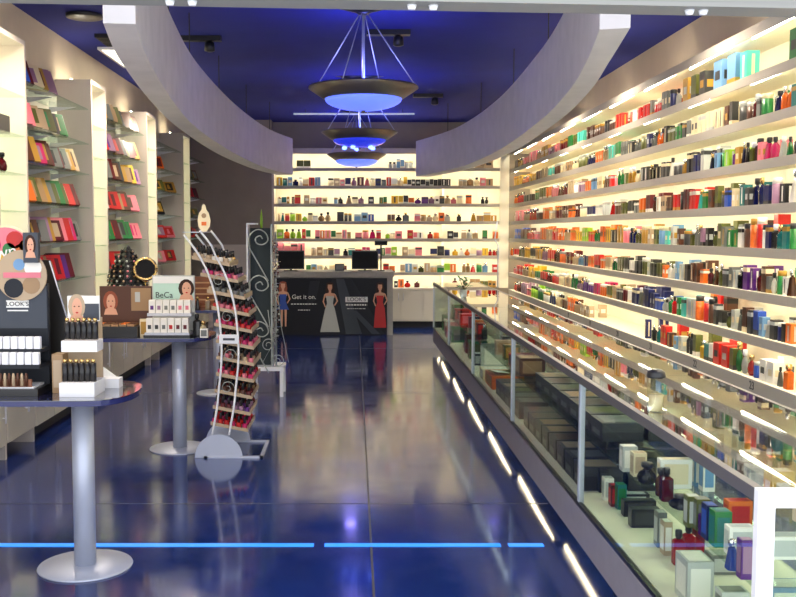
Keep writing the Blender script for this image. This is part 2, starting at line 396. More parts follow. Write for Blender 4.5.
def cap_mesh(mb, w, d, h, cap, style, o=(0, 0, 0)):
    x, y, z = o; r = min(w, d) * (.30 if style % 2 else .36); H = h * .74
    mb.rings([(z + H - .001, r * .7, r * .7), (z + H + h * .05, r * .7, r * .7), (z + H + h * .052, r, r), (z + h - .003, r, r), (z + h, r * .85, r * .85)], cap, 8, 2 if style != 0 else 4, cx=x, cy=y, smooth=True)
def can_mesh(mb, w, d, h, c, a, style, o=(0, 0, 0)):
    x, y, z = o; r = w / 2
    mb.rings([(z, r * .96, r * .96), (z + .003, r, r), (z + h * .78, r, r)], 'c_' + c, 12, 2, cx=x, cy=y)
    mb.rings([(z + h * .78, r * .98, r * .98), (z + h - .004, r * .98, r * .98), (z + h, r * .9, r * .9)], 'c_' + a, 12, 2, cx=x, cy=y)
STOCK = []      # dicts: kind,w,d,h,c,a,style,pos,row,unit,cap
def put(kind, pos, w, d, h, c, row, unit, rz=0, a=None, style=None, gap=0):
    a = a or random.choice([x for x in ('white', 'gold', 'silver', 'black', 'cream', 'charcoal', 'beige') if x != c])
    STOCK.append(dict(kind=kind, pos=pos, w=w, d=d, h=h, c=c, a=a, style=random.randrange(4) if style is None else style, row=row, unit=unit, cap=random.choice(CAPS), rz=rz))
WARM = 'orange yellow pink red cream beige brown tan gold white orange pink green maroon mauve cream black sky'.split()
MIXD = 'pink cream green brown navy grey beige orange red white olive gold teal maroon charcoal yellow silver mauve'.split()
COOL = 'charcoal grey black olive green navy silver brown maroon blue beige teal white red gold grey black silver'.split()
ROWS = [
 '510:brown 518:gold 523:pink 529:pink 536:beige 541:gold 548:mauve 554:pink 560:maroon 566:- 567:green 572:olive 577:aqua 583:- 586:brown 593:brown 600:- 603:charcoal 608:brown 615:red 622:- 631:white 637:red 648:grey 653:red 660:grey 667:navy 672:silver 677:- 680:gold 688:olive 696:charcoal 705:- 709:sky 722:sky 736:aqua 746:- 784:green 797:end',
 '508:orange 514:yellow 522:orange 529:yellow 536:brown 542:beige 548:aqua 554:brown 560:cream 566:tan 572:cream 578:olive 584:- 586:navy 595:orange 602:tan 608:aqua 615:green 620:grey 627:charcoal 633:grey 640:olive 646:navy 650:grey 656:orange 662:black 667:olive 674:green 681:charcoal 686:grey 690:cream 697:cream 705:cream 713:cream 722:brown 727:charcoal 733:- 735:charcoal 742:brown 750:maroon 755:grey 759:green 764:- 771:navy 778:orange 788:teal 797:end',
 '510:orange 518:red 524:black 532:- 535:green 540:olive 546:orange 552:pink 558:brown 563:maroon 568:beige 574:white 579:mauve 585:orange 591:sky 597:cream 603:brown 609:red 613:pink 617:green 623:olive 628:gold 634:cream 641:charcoal 648:black 655:black 662:charcoal 668:white 673:charcoal 681:gold 687:black 694:navy 700:silver 706:- 708:black 713:sky 719:green 725:lime 730:purple 735:gold 740:black 748:olive 753:brown 758:pink 762:magenta 768:magenta 774:- 776:silver 783:green 791:charcoal 797:end',
 '510:white 516:pink 524:beige 530:red 537:brown 544:orange 550:beige 556:maroon 563:brown 569:orange 575:maroon 581:cream 588:navy 594:- 596:white 603:silver 610:red 616:brown 622:olive 628:charcoal 634:grey 640:orange 646:maroon 652:brown 657:white 661:beige 667:brown 673:red 680:black 684:maroon 690:red 697:aqua 703:green 709:brown 714:olive 720:charcoal 725:blue 731:cream 737:cream 740:teal 746:charcoal 750:navy 757:navy 765:navy 771:mauve 776:- 779:black 787:white 797:end',
 '510:sky 516:blue 522:brown 528:red 535:pink 541:orange 547:beige 553:red 559:orange 565:beige 571:orange 577:yellow 583:lime 589:red 595:green 601:orange 607:yellow 612:charcoal 618:gold 624:pink 630:navy 636:olive 642:gold 648:beige 654:olive 660:sky 666:aqua 671:silver 676:- 678:brown 683:charcoal 690:olive 696:grey 702:mauve 707:black 712:olive 718:olive 724:grey 728:green 734:green 740:white 744:brown 750:orange 757:red 763:white 766:navy 772:charcoal 778:teal 784:teal 790:green 797:end',
 '508:orange 514:red 520:olive 526:yellow 532:charcoal 537:gold 543:mauve 549:red 555:brown 561:orange 567:maroon 573:beige 579:sky 585:navy 590:orange 596:red 602:orange 607:beige 613:green 619:olive 625:charcoal 631:white 637:charcoal 643:olive 648:silver 652:charcoal 658:olive 664:orange 670:white 676:sky 681:silver 686:charcoal 692:brown 697:brown 702:orange 708:maroon 714:brown 720:olive 726:charcoal 731:grey 735:silver 741:black 746:purple 752:purple 758:maroon 764:brown 770:grey 774:white 778:green 786:white 790:brown 797:end',
 '512:pink 518:red 524:beige 530:yellow 536:green 542:red 548:maroon 554:red 560:cream 566:beige 572:green 578:mauve 584:purple 590:purple 596:magenta 602:orange 608:olive 614:beige 619:charcoal 625:maroon 630:white 634:navy 640:grey 646:navy 652:navy 658:blue 664:silver 670:green 674:red 679:green 684:aqua 690:silver 697:orange 704:red 711:brown 716:charcoal 721:black 728:olive 734:silver 740:grey 746:brown 752:charcoal 757:blue 763:sky 769:silver 775:charcoal 781:navy 787:black 791:orange 797:end',
 '512:red 518:maroon 523:mauve 528:pink 533:lime 539:green 545:white 551:navy 556:- 558:cream 564:brown 570:orange 576:beige 582:- 583:beige 592:- 648:navy 651:- 654:charcoal 658:teal 664:red 670:brown 676:sky 682:silver 687:- 689:charcoal 696:olive 703:yellow 708:teal 713:white 717:red 726:red 735:olive 739:green 744:silver 751:red 757:blue 763:- 765:white 773:white 781:grey 788:orange 797:end',
]
for r, spec in enumerate(ROWS):
    it = [s.split(':') for s in spec.split()]; it = [(float(a), b) for a, b in it]
    for (xa, c), (xb, _) in zip(it, it[1:]):
        if c in ('-', 'end'): continue
        ya, yb = wally(xa, SX + .06), wally(xb, SX + .06)
        ya, yb = min(ya, 17.2), max(yb, 6.0)
        kind = random.choices(['perfume_box', 'perfume_bottle', 'spray_can'], [.55, .33, .12])[0]
        hh = random.uniform(.115, .185); ww = random.uniform(.055, .085)
        if c == 'sky' and r == 0: kind, hh, ww = 'perfume_box', .235, .16
        if r == 0 and xa in (784, 680, 688, 696, 736): kind, hh, ww = 'perfume_box', .21, .12
        if r == 1 and c == 'cream' and xa > 680: kind, hh, ww = 'perfume_box', .165, .07
        if r == 2 and c in ('magenta',): kind, hh, ww = 'perfume_bottle', .16, .08
        if r == 3 and xa in (750, 757): kind, hh, ww = 'perfume_bottle', .20, .08
        if r == 3 and xa == 787: kind, hh, ww = 'perfume_bottle', .22, .11
        if r == 4 and xa in (750, 757): kind, hh, ww = 'spray_can', .215, .07
        if r == 6 and xa in (697, 704, 711): kind, hh, ww = 'spray_can', .20, .07
        if r == 7 and xa in (717, 726): kind, hh, ww = 'perfume_box', .17, .12
        if r == 7 and xa == 739: kind, hh, ww = 'perfume_bottle', .225, .07
        if r == 7 and xa in (765, 773): kind, hh, ww = 'perfume_box', .15, .10
        if r == 7 and xa == 648: kind, hh, ww = 'perfume_box', .19, .05
        n = max(1, int((ya - yb) / (ww + .012))); pitch = (ya - yb) / n
        ww = min(ww, pitch - .006); a = None; st = random.randrange(4)
        a = random.choice([x for x in ('white', 'gold', 'silver', 'black', 'cream', 'charcoal') if x != c])
        for k in range(n):
            dd = ww * random.uniform(.55, .9) if kind == 'perfume_bottle' else (ww if kind == 'spray_can' else min(.11, max(.05, ww * random.uniform(.7, 1.0))))
            tester = (kind == 'perfume_box' and n > 3 and k == n // 2)
            kk = 'perfume_bottle' if tester else kind
            h2 = hh * (.8 if tester else 1) * (1 + random.uniform(-.02, .02))
            y = yb + (k + .5) * pitch
            xx = SX + .03 + dd / 2 + random.uniform(0, .012)
            put(kk, (xx, y, LEV[r] + .0005), ww, dd, h2, c, r, 'long', a=a, style=st)
            if random.random() < .5 and kk != 'perfume_bottle' and pitch > .05:      # second rank behind, taller
                put('perfume_box', (SX + .03 + .13 + .05, y, LEV[r] + .0005), ww, .09, min(.24, hh * 1.12), c, r, 'long', a=a, style=st)
BROWS = [
 '281:- 297:olive 311:- 388:silver 396:sky 404:silver 413:- 474:beige 492:-',
 '277:yellow 283:teal 288:sky 293:navy 299:white 303:cream 309:red 315:sky 321:- 328:cream 334:beige 340:pink 345:navy 351:mauve 357:maroon 364:pink 370:cream 375:navy 381:grey 386:red 391:white 397:cream 403:yellow 407:charcoal 415:black 425:charcoal 433:black 441:black 450:- 458:beige 466:tan 473:cream 479:pink 485:tan 492:- ',
 '278:white 282:teal 287:gold 290:- 292:brown 295:red 301:- 304:beige 310:white 316:pink 322:cream 328:- 334:sky 338:charcoal 343:- 346:beige 352:cream 358:mauve 364:- 368:charcoal 374:- 379:green 387:- 391:yellow 398:yellow 403:black 408:orange 414:purple 421:purple 428:mauve 434:white 439:charcoal 444:beige 450:pink 456:cream 462:- 465:orange 471:- 480:black 488:-',
 '278:beige 281:teal 285:red 290:lime 296:yellow 302:lime 308:cream 313:white 318:tan 325:beige 331:- 337:black 344:charcoal 352:- 354:sky 361:sky 368:blue 374:- 387:brown 395:black 402:charcoal 409:- 414:pink 420:tan 426:beige 432:cream 438:orange 444:silver 450:- 456:charcoal 461:- 470:gold 476:tan 483:gold 490:gold 496:-',
 '277:lime 284:orange 290:lime 296:lime 302:red 306:green 311:- 315:pink 320:orange 325:pink 331:green 336:cream 342:pink 347:tan 351:- 355:pink 362:pink 369:magenta 376:red 381:- 385:lime 390:cream 395:pink 402:- 407:red 413:pink 417:white 423:- 427:red 433:orange 439:- 447:black 453:charcoal 458:- 461:beige 466:silver 472:beige 478:- 482:green 487:- 492:orange 498:-',
 '277:pink 284:pink 291:pink 298:pink 305:- 311:beige 317:tan 323:cream 328:charcoal 334:mauve 340:- 343:black 348:teal 355:red 362:magenta 370:white 376:navy 381:green 385:pink 391:lime 397:- 402:beige 408:cream 415:pink 422:- 430:navy 437:black 444:navy 450:- 452:yellow 458:white 464:orange 470:cream 476:mauve 482:yellow 488:red 496:maroon 499:-',
 '306:green 311:sky 317:cream 323:beige 329:cream 335:- 340:maroon 347:- 383:red 389:orange 395:- 400:beige 405:sky 412:silver 418:olive 424:beige 430:tan 437:green 444:lime 450:orange 456:- 462:tan 470:red 476:green 482:sky 488:- 492:red 498:-',
 '394:charcoal 398:orange 404:red 411:- 414:maroon 420:- 452:maroon 458:- 470:tan 480:olive 488:gold 496:-']
for r, spec in enumerate(BROWS):
    it = [s.split(':') for s in spec.split()]; it = [(float(a), b) for a, b in it]
    for (xa, c), (xb, _) in zip(it, it[1:]):
        if c == '-': continue
        Yp = 17.52; x0, x1 = (xa - VX) * Yp / FP, (xb - VX) * Yp / FP
        kind = random.choices(['perfume_box', 'perfume_bottle', 'spray_can'], [.6, .28, .12])[0]
        hh = random.uniform(.11, .17)
        if r == 5 and xa < 305: hh = .24; kind = 'perfume_box'
        if r == 4 and xa < 305: hh = .18
        if r == 1 and 406 < xa < 450: hh = .12; kind = 'perfume_box'
        n = 1 if (x1 - x0) < .13 else 2; pit = (x1 - x0) / n; w = pit - .008
        a = random.choice([x for x in ('white', 'gold', 'silver', 'cream', 'charcoal') if x != c])
        for k in range(n):
            put(kind, (x0 + pit * (k + .5), Yp, LVB[r] + .0005), w, min(w, .07), hh * random.uniform(.94, 1.04), c, r, 'back', rz=PI / 2, a=a)
# --- rank by size in the picture, biggest become individuals
for it in STOCK:
    x, y, z = it['pos']; _, _, d = scr(x, y, z); it['px'] = (it['w'] * it['h'] * (1 if it['unit'] == 'back' else min(1, abs(x) / y + .35)) + it['h'] * it['d'] * .8) / d / d
BUD = {'perfume_box': 262, 'perfume_bottle': 270, 'spray_can': 250}
NM = {'perfume_box': 'perfume box', 'perfume_bottle': 'perfume bottle', 'spray_can': 'body spray can'}
indiv, rest = [], {'perfume_box': [], 'perfume_bottle': [], 'spray_can': []}
for kd in BUD:
    L = sorted([i for i in STOCK if i['kind'] == kd], key=lambda i: -i['px'])
    indiv += L[:BUD[kd]]; rest[kd] = L[BUD[kd]:]
def tall(i): return 'tall' if i['h'] > .175 else ('short' if i['h'] < .125 else 'medium')
def nth(n):
    small = ['', 'first', 'second', 'third', 'fourth', 'fifth', 'sixth', 'seventh', 'eighth', 'ninth', 'tenth']
    return small[n] if n <= 10 else '%d%s' % (n, 'th' if 10 < n % 100 < 14 else {1: 'st', 2: 'nd', 3: 'rd'}.get(n % 10, 'th'))
unitword = {'long': 'long wall shelving', 'back': 'back wall shelving'}
def shelfw(i): return ('cupboard top' if i['unit'] == 'back' and i['row'] == 7 else ORD[i['row']] + ' shelf') + (', long wall' if i['unit'] == 'long' else ', back wall')
def key(i): return (i['unit'], i['row'])
order = {}
for i in STOCK: order.setdefault(key(i), []).append(i)
for k_, L in order.items():
    L.sort(key=(lambda i: (i['pos'][1], i['pos'][0])) if k_[0] == 'long' else (lambda i: i['pos'][0]))
    cnt = {}
    for n, i in enumerate(L):
        q = (i['c'], i['kind'], i['pos'][0] > SX + .14 if k_[0] == 'long' else 0); cnt[q] = cnt.get(q, 0) + 1; i['ord'] = cnt[q]; i['rearp'] = q[2]
        i['prev'] = L[n - 1] if n else None; i['next'] = L[n + 1] if n + 1 < len(L) else None
def cands(i):
    base = cw(i['c']) + ' ' + NM[i['kind']]
    det = {'perfume_box': ['with %s label', 'with %s band', 'with %s front', 'with %s foot'][i['style'] % 4] % cw(i['a']),
           'perfume_bottle': 'with ' + {'capgold': 'gold', 'capsilver': 'chrome', 'capblack': 'black', 'capwhite': 'white'}[i['cap']] + ' cap',
           'spray_can': 'with %s lid' % cw(i['a'])}[i['kind']]
    rk = 'rear rank ' if i['rearp'] else ''
    yield '%s%s %s %s, %s' % (rk, tall(i), base, det, shelfw(i))
    side = 'doorway end' if i['unit'] == 'long' else 'desk monitor side'
    if i['unit'] == 'long':
        yield '%s%s %s counted from the doorway, %s' % (rk, nth(i['ord']), base, shelfw(i))
    else:
        yield '%s %s counted from the partition, %s' % (nth(i['ord']), base, shelfw(i))
allc = [list(cands(i)) for i in STOCK]; count = {}
for c in allc:
    for s in c[:1]: count[s] = count.get(s, 0) + 1
for i, c in zip(STOCK, allc): i['label'] = c[0] if count[c[0]] == 1 else c[1]
mk = {'perfume_box': box_mesh, 'perfume_bottle': bottle_mesh, 'spray_can': can_mesh}
GRP = {'perfume_box': 'perfume boxes on the wall shelves', 'perfume_bottle': 'perfume bottles on the wall shelves', 'spray_can': 'body spray cans on the wall shelves'}
for i in indiv:
    m = MB(); mk[i['kind']](m, i['w'], i['d'], i['h'], i['c'], i['a'], i['style'])
    o = m.build(i['kind'], None, i['pos'], (0, 0, i['rz'])); tag(o, i['label'], 'perfume' if i['kind'] != 'spray_can' else 'body spray', GRP[i['kind']])
    if i['kind'] == 'perfume_bottle':
        m = MB(); cap_mesh(m, i['w'], i['d'], i['h'], i['cap'], i['style']); m.build('cap', o)
for kd, L in rest.items():
    if not L: continue
    m = MB()
    for i in L:
        o = i['pos']
        if i['rz']: w, d = i['d'], i['w']
        else: w, d = i['w'], i['d']
        mk[kd](m, w, d, i['h'], i['c'], i['a'], i['style'], o)
        if kd == 'perfume_bottle': cap_mesh(m, w, d, i['h'], i['cap'], i['style'], o)
    o = m.build({'perfume_box': 'perfume_boxes', 'perfume_bottle': 'perfume_bottles', 'spray_can': 'spray_cans'}[kd])
    tag(o, 'the many small %ses and the like further along the wall shelves' % NM[kd] if kd == 'perfume_box' else 'the many small %ss further along the wall shelves' % NM[kd], 'perfume stock'); o['kind'] = 'stuff'

# ---------------------------------------------------------------- glass counter
CX0, CX1 = 1.18, 1.86
YS = [2.74, 4.93, 7.08, 9.46, 11.88, 14.12]
CLAB = ['glass display counter module with white end frame at the shop doorway', 'glass display counter module full of black palette boxes, second from the doorway',
        'glass display counter module third from the doorway, tiered black boxes and an open box',
        'glass display counter module with magazines and red items, next to the last', 'last glass display counter module, beside the checkout desk']
for k in range(5):
    ya, yb = YS[k], YS[k + 1]; L = yb - ya
    t = thing('display_counter', CLAB[k], 'display counter', (0, ya, 0), 0, 'glass display counters along the long wall')
    m = MB(); m.box(CX0, CX0 + .03, .0, L, .12, .315, 'panelgrey'); m.build('base_panel', t)
    B(CX0 + .22, CX1 - .05, .0, L, 0, .15, 'dark').build('plinth', t)
    B(CX0 + .03, CX1, .0, L, .15, .20, 'dark').build('underside', t)
    m = MB(); m.box(CX0 + .03, CX1, .0, L, .20, .325, 'deck'); m.build('deck', t)
    B(CX0 - .004, CX0 + .016, .0, L, .315, .335, 'black').build('sill_strip', t)
    B(CX0 + .002, CX0 + .008, .02, L - .012, .335, .97, 'glass').build('front_glass', t)
    B(CX0 + .01, CX1, .004, L - .004, .992, 1.0, 'topglass').build('top_glass', t)
    m = MB(); m.box(CX0 - .006, CX0 + .022, .0, L, .962, 1.002, 'railgrey'); m.build('top_rail', t)
    B(CX1 - .02, CX1, 0, L, .962, 1.002, 'railgrey').build('back_rail', t)
    B(CX1 - .012, CX1 - .006, .01, L - .01, .325, .965, 'glass').build('back_glass', t)
    pm = MB(); pm.box(CX0 - .002, CX0 + .026, L - .03, L - .0, .325, .965, 'silver'); pm.build('post', t)
    pm = MB(); pm.box(CX1 - .028, CX1, L - .03, L - .0, .325, .965, 'silver'); pm.build('post', t)
    B(CX0 + .10, CX1 - .03, .03, L - .05, .612, .62, 'greenglass').build('glass_shelf', t)
    for xx in (CX1 - .05,):
        for yy in (.05, L - .05):
            m = MB(); m.tube([(xx, yy, .325), (xx, yy, .612)], .0035, 'chrome', 6); m.build('shelf_support', t)
    B(CX0 + .024, CX0 + .036, .06, L - .08, .975, .988, 'caseled').build('light_strip', t)
    B(1.46, 1.80, .03, L - .05, .770, .778, 'greenglass').build('glass_shelf', t)
    for yy in (.06, L - .08): m = MB(); m.tube([(1.79, yy, .770), (CX1 - .02, yy, .770), (CX1 - .02, yy, .72)], .004, 'chrome', 6); m.build('bracket', t)
    if k == 0:
        f = .05
        m = MB()
        m.box(CX0 - .006, CX1, -.03, 0, 1.0 - f, 1.003, 'paleframe'); m.box(CX0 - .006, CX1, -.03, 0, .12, .30, 'paleframe')
        m.box(CX0 - .006, CX0 + f - .006, -.03, 0, .30, 1.0 - f, 'paleframe'); m.box(CX1 - f, CX1, -.03, 0, .30, 1.0 - f, 'paleframe'); m.build('end_frame', t)
        B(CX0 + f, CX1 - f, -.018, -.012, .30, .95, 'glass').build('end_glass', t)
    if k == 4:
        B(CX0, CX1, L, L + .02, .12, .99, 'greenglass').build('end_glass', t)
# tubes under the counter, seen mirrored in the floor
ys = [4.12 + 1.6 * i for i in range(7)]
tubew = ['under the doorway end', 'second from the doorway', 'third from the doorway', 'under the middle', 'fifth from the doorway', 'last but one towards the desk', 'beside the checkout desk']
for k, y in enumerate(ys):
    m = MB(); L = min(1.47, 14.1 - y); m.tube([(1.222, y + .02, .134), (1.272, y + L, .134)], .012, 'kickled', 8)
    m.box(1.215, 1.28, y + .02, y + L, .143, .150, 'alu')
    tag(m.build('floor_tube_light'), 'white tube light beneath the glass counter, ' + tubew[k], 'tube light', 'tube lights under the glass counter')

# ---- goods in the counter
def carton(name, lab, x, y, z, w, d, h, c, a, rz=0, cat='box', grp='boxes in the glass counter', style=2):
    m = MB(); m.box(-w / 2, w / 2, -d / 2, d / 2, 0, h, 'c_' + c)
    e = .001
    if a:
        for s_, (za, zb, q) in {0: (.3, .7, .3), 1: (.7, .9, .5), 2: (.15, .85, .38)}.items():
            if s_ == style:
                m.add([(-w * q, -d / 2 - e, h * za), (w * q, -d / 2 - e, h * za), (w * q, -d / 2 - e, h * zb), (-w * q, -d / 2 - e, h * zb)], [(0, 1, 2, 3)], 'c_' + a)
                m.add([(-w / 2 - e, d * q, h * za), (-w / 2 - e, -d * q, h * za), (-w / 2 - e, -d * q, h * zb), (-w / 2 - e, d * q, h * zb)], [(0, 1, 2, 3)], 'c_' + a)
                m.add([(-w * .4, -d * .4, h + e), (w * .4, -d * .4, h + e), (w * .4, d * .4, h + e), (-w * .4, d * .4, h + e)], [(0, 1, 2, 3)], 'c_' + a)
    return tag(m.build(name, None, (x, y, z + .0005), (0, 0, rz)), lab, cat, grp)
def flask(name, lab, x, y, z, w, d, h, c, cap, sh=0, rz=0, grp='bottles in the glass counter'):
    m = MB(); bottle_mesh(m, w, d, h, c, c, sh); o = tag(m.build(name, None, (x, y, z + .0005), (0, 0, rz)), lab, 'perfume', grp)
    m = MB(); cap_mesh(m, w, d, h, cap, sh + 1); m.build('cap', o); return o
D, SH = .325, .62
def c1(lab, px, py, z, w, d, h, c, a, **k):
    x, y = atz(px, py, z); carton('display_box', lab, x, y + d / 2, z, w, d, h, c, a, **k)
def f1(lab, px, py, z, w, d, h, c, cap, sh=0):
    x, y = atz(px, py, z); flask('display_bottle', lab, x, y + d / 2, z, w, d, h, c, cap, sh)
c1('white carton on the counter deck ahead of a dark red one', 609, 501, D, .05, .06, .12, 'white', 'silver')
c1('slim dark red carton on the counter deck beside a teal one', 615, 507, D, .04, .06, .11, 'maroon', 'red')
c1('dark teal carton on the counter deck beside the dark red one', 622, 510, D, .045, .06, .13, 'teal', 'green')
c1('black carton standing deepest behind the white one on counter deck', 604, 493, D, .05, .05, .13, 'black', 'charcoal')
for n, (px, py, w) in enumerate(((634, 508, .16), (640, 517, .16), (646, 528, .14))):
    c1(['black wide box with silver top, first of three on the deck', 'black wide box with silver top, between two like it on the deck', 'black wide box closest to the doorway of three on the deck'][n], px, py, D, w, .06, .07 + .01 * n, 'black', 'charcoal' if n else 'silver')
c1('tall grey carton ahead of the red bottles on the deck', 662, 548, D, .04, .06, .16, 'grey', 'silver')
c1('beige carton between grey carton and red bottles', 668, 556, D, .035, .06, .15, 'beige', 'white')
for n, (px, py) in enumerate(((680, 566), (690, 560), (700, 553))):
    f1(['dark red square bottle closest to the aisle on the deck', 'dark red square bottle in the middle of three on the deck', 'dark red square bottle deepest of three on the deck'][n], px, py, D, .05, .05, .15, 'red', 'capblack', 0)
c1('large pale green clear gift box lying on the counter deck', 700, 606, D, .10, .14, .17, 'silver', 'white', style=2)
c1('pale grey gift box at the doorway end of the deck', 735, 625, D, .10, .07, .12, 'silver', 'grey')
c1('ivory carton deep on the deck beneath the glass shelf', 765, 560, D, .10, .07, .10, 'white', 'silver')
c1('silver carton under the glass shelf near the doorway', 725, 575, D, .12, .08, .08, 'grey', 'silver')
# glass shelf
c1('silver and white double carton on the glass counter shelf', 630, 472, SH, .07, .06, .12, 'silver', 'white')
c1('cream carton with beige panel on the glass counter shelf', 640, 477, SH, .06, .06, .11, 'cream', 'beige')
f1('squat black round bottle on the glass counter shelf', 650, 487, SH, .09, .09, .10, 'black', 'capblack', 2)
c1('large white gift carton on the glass counter shelf', 676, 489, SH, .14, .05, .13, 'white', 'cream')
f1('dark brown bottle in front of the large white gift carton', 668, 502, SH, .06, .05, .14, 'maroon', 'capblack', 0)
f1('second dark brown bottle, closer to the aisle, by the white carton', 663, 497, SH, .05, .05, .12, 'brown', 'capblack', 1)
f1('low black bottle lying flat on the glass counter shelf', 684, 512, SH, .13, .09, .06, 'black', 'capblack', 2)
c1('sky blue striped carton at the rear of the glass shelf', 700, 487, SH, .05, .06, .13, 'sky', 'white')
c1('white striped carton at the rear of the glass shelf', 709, 492, SH, .05, .06, .13, 'white', 'sky')
c1('first of two olive green cartons on the glass shelf', 694, 528, SH, .05, .05, .12, 'olive', 'silver')
c1('second of two olive green cartons on the glass shelf', 703, 531, SH, .05, .05, .12, 'olive', 'grey')
c1('dark green carton under the orange box on the glass shelf', 723, 548, SH, .06, .06, .13, 'green', 'teal')
c1('navy blue carton beside the dark green one on glass shelf', 712, 541, SH, .04, .06, .13, 'navy', 'blue')
f1('purple bottle with silver cap on the glass counter shelf', 706, 536, SH, .04, .04, .11, 'purple', 'capsilver', 0)
c1('orange flat box deep on the glass counter shelf', 740, 533, SH, .09, .05, .12, 'orange', 'red')
c1('white carton deep on the glass shelf by the end frame', 742, 556, SH, .09, .05, .10, 'white', 'silver')
f1('blue bottle with chrome cap near the counter end frame', 734, 571, SH, .05, .04, .10, 'blue', 'capsilver', 3)
c1('purple carton tight against the counter end frame', 747, 580, SH, .04, .04, .13, 'purple', 'mauve')
c1('white wide carton behind the doorway end glass', 790, 560, SH, .16, .06, .08, 'white', 'silver')
c1('pale blue tray box behind the doorway end glass', 790, 590, .45, .14, .08, .03, 'sky', 'white') if False else None
c1('blue and white carton low behind the doorway end glass', 790, 620, D, .16, .10, .12, 'sky', 'white')
# modules 2-3: stepped rows of black palette boxes
def step(y0, y1, lab, name='display_step'):
    m = MB(); m.box(1.50, 1.82, y0, y1, D + .0005, D + .14, 'black'); tag(m.build(name), lab, 'display step')
for (ya, yb, z, x0, lab, n) in ((5.14, 7.0, D, 1.24, 'second module deck', 8), (5.05, 6.95, SH, 1.32, 'second module shelf', 7),
                               (7.15, 8.35, D, 1.24, 'third module deck', 5)):
    for j in range(n):
        y = ya + (yb - ya) * (j + .5) / n
        for q in range(2):
            x = x0 + .13 + q * .25
            if q == 1 and j % 3 == 2: continue
            hgt = .13 + .05 * q if z == D else .10 + .04 * q
            m = MB(); w, d = .22, (yb - ya) / n * .9
            m.box(-w / 2, w / 2, -d / 2, d / 2, 0, hgt - .012, 'c_black'); m.box(-w / 2 - .002, w / 2 + .002, -d / 2 - .002, d / 2 + .002, hgt - .05, hgt, 'c_charcoal')
            a_ = random.choice(['brown', 'tan', 'grey', 'olive', 'beige'])
            m.add([(-w * .4, -d * .38, hgt + .001), (w * .4, -d * .38, hgt + .001), (w * .4, d * .38, hgt + .001), (-w * .4, d * .38, hgt + .001)], [(0, 1, 2, 3)], 'c_' + a_)
            m.add([(-w / 2 - .003, d * .3, hgt * .2), (-w / 2 - .003, -d * .3, hgt * .2), (-w / 2 - .003, -d * .3, hgt * .5), (-w / 2 - .003, d * .3, hgt * .5)], [(0, 1, 2, 3)], 'c_grey')
            tag(m.build('palette_box', None, (x, y, z + .0005), (0, 0, random.uniform(-.03, .03))),
                '%s black box with %s top from the doorway, %s row, %s' % (nth(j + 1), a_, 'aisle' if q == 0 else 'inner', lab), 'box', 'black palette boxes in the glass counter')
def misc(specs):
    for lab, kind, x, y, z, w, d, h, c, a in specs:
        if kind == 'b': carton('display_box', lab, x, y, z, w, d, h, c, a)
        else: flask('display_bottle', lab, x, y, z, w, d, h, c, a)
misc([('orange flat gift box at the counter deck of third module', 'b', 1.45, 8.75, D, .40, .45, .12, 'orange', 'gold'),
      ('cream large box on the deck of third counter module', 'b', 1.42, 9.18, D, .36, .28, .10, 'cream', 'white'),
      ('brown carton on glass shelf of third counter module', 'b', 1.40, 7.5, SH, .2, .2, .14, 'brown', 'tan'),
      ('wide red carton on glass shelf of third counter module', 'b', 1.45, 7.95, SH, .26, .22, .10, 'red', 'maroon'),
      ('olive carton on glass shelf of third counter module', 'b', 1.40, 8.4, SH, .14, .1, .13, 'olive', 'gold'),
      ('beige carton on glass shelf of third counter module', 'b', 1.38, 8.75, SH, .14, .1, .13, 'beige', 'tan'),
      ('charcoal carton on glass shelf of third counter module', 'b', 1.5, 9.1, SH, .16, .1, .13, 'charcoal', 'grey'),
      ('tall silver panel box on deck of fourth counter module', 'b', 1.48, 9.9, D, .30, .04, .26, 'silver', 'white'),
      ('black carton leaning low on deck of fourth counter module', 'b', 1.36, 10.2, D, .16, .2, .12, 'charcoal', 'silver'),
      ('dark green carton on deck of fourth counter module', 'b', 1.40, 10.7, D, .2, .2, .20, 'green', 'olive'),
      ('brown carton on deck of fourth counter module', 'b', 1.42, 11.2, D, .2, .2, .22, 'brown', 'maroon'),
      ('grey flat box on deck of fourth counter module', 'b', 1.5, 11.6, D, .3, .2, .06, 'grey', 'silver'),
      ('charcoal bottle on shelf of fourth counter module', 'f', 1.38, 10.0, SH, .08, .06, .15, 'charcoal', 'capsilver'),
      ('maroon carton on shelf of fourth counter module', 'b', 1.4, 10.4, SH, .1, .1, .13, 'maroon', 'red'),
      ('orange carton on shelf of fourth counter module', 'b', 1.42, 10.8, SH, .1, .1, .13, 'orange', 'tan'),
      ('navy carton on shelf of fourth counter module', 'b', 1.42, 11.2, SH, .12, .1, .13, 'navy', 'grey'),
      ('bright red gift box on shelf of fourth counter module', 'b', 1.42, 11.6, SH, .26, .18, .13, 'red', 'pink'),
      ('green carton on deck of the last counter module', 'b', 1.36, 12.3, D, .2, .2, .20, 'green', 'charcoal'),
      ('pink gift bag box on deck of the last counter module', 'b', 1.38, 12.9, D, .26, .2, .14, 'pink', 'magenta'),
      ('white box atop deck beside the pink one in the last module', 'b', 1.4, 13.3, D, .26, .2, .20, 'white', 'pink'),
      ('dark green carton deepest in the last counter module', 'b', 1.4, 13.8, D, .22, .2, .22, 'green', 'black'),
      ('red carton on shelf of the last counter module', 'b', 1.42, 12.4, SH, .2, .2, .13, 'red', 'maroon'),
      ('olive carton on shelf of the last counter module', 'b', 1.42, 13.0, SH, .16, .16, .14, 'olive', 'green')])
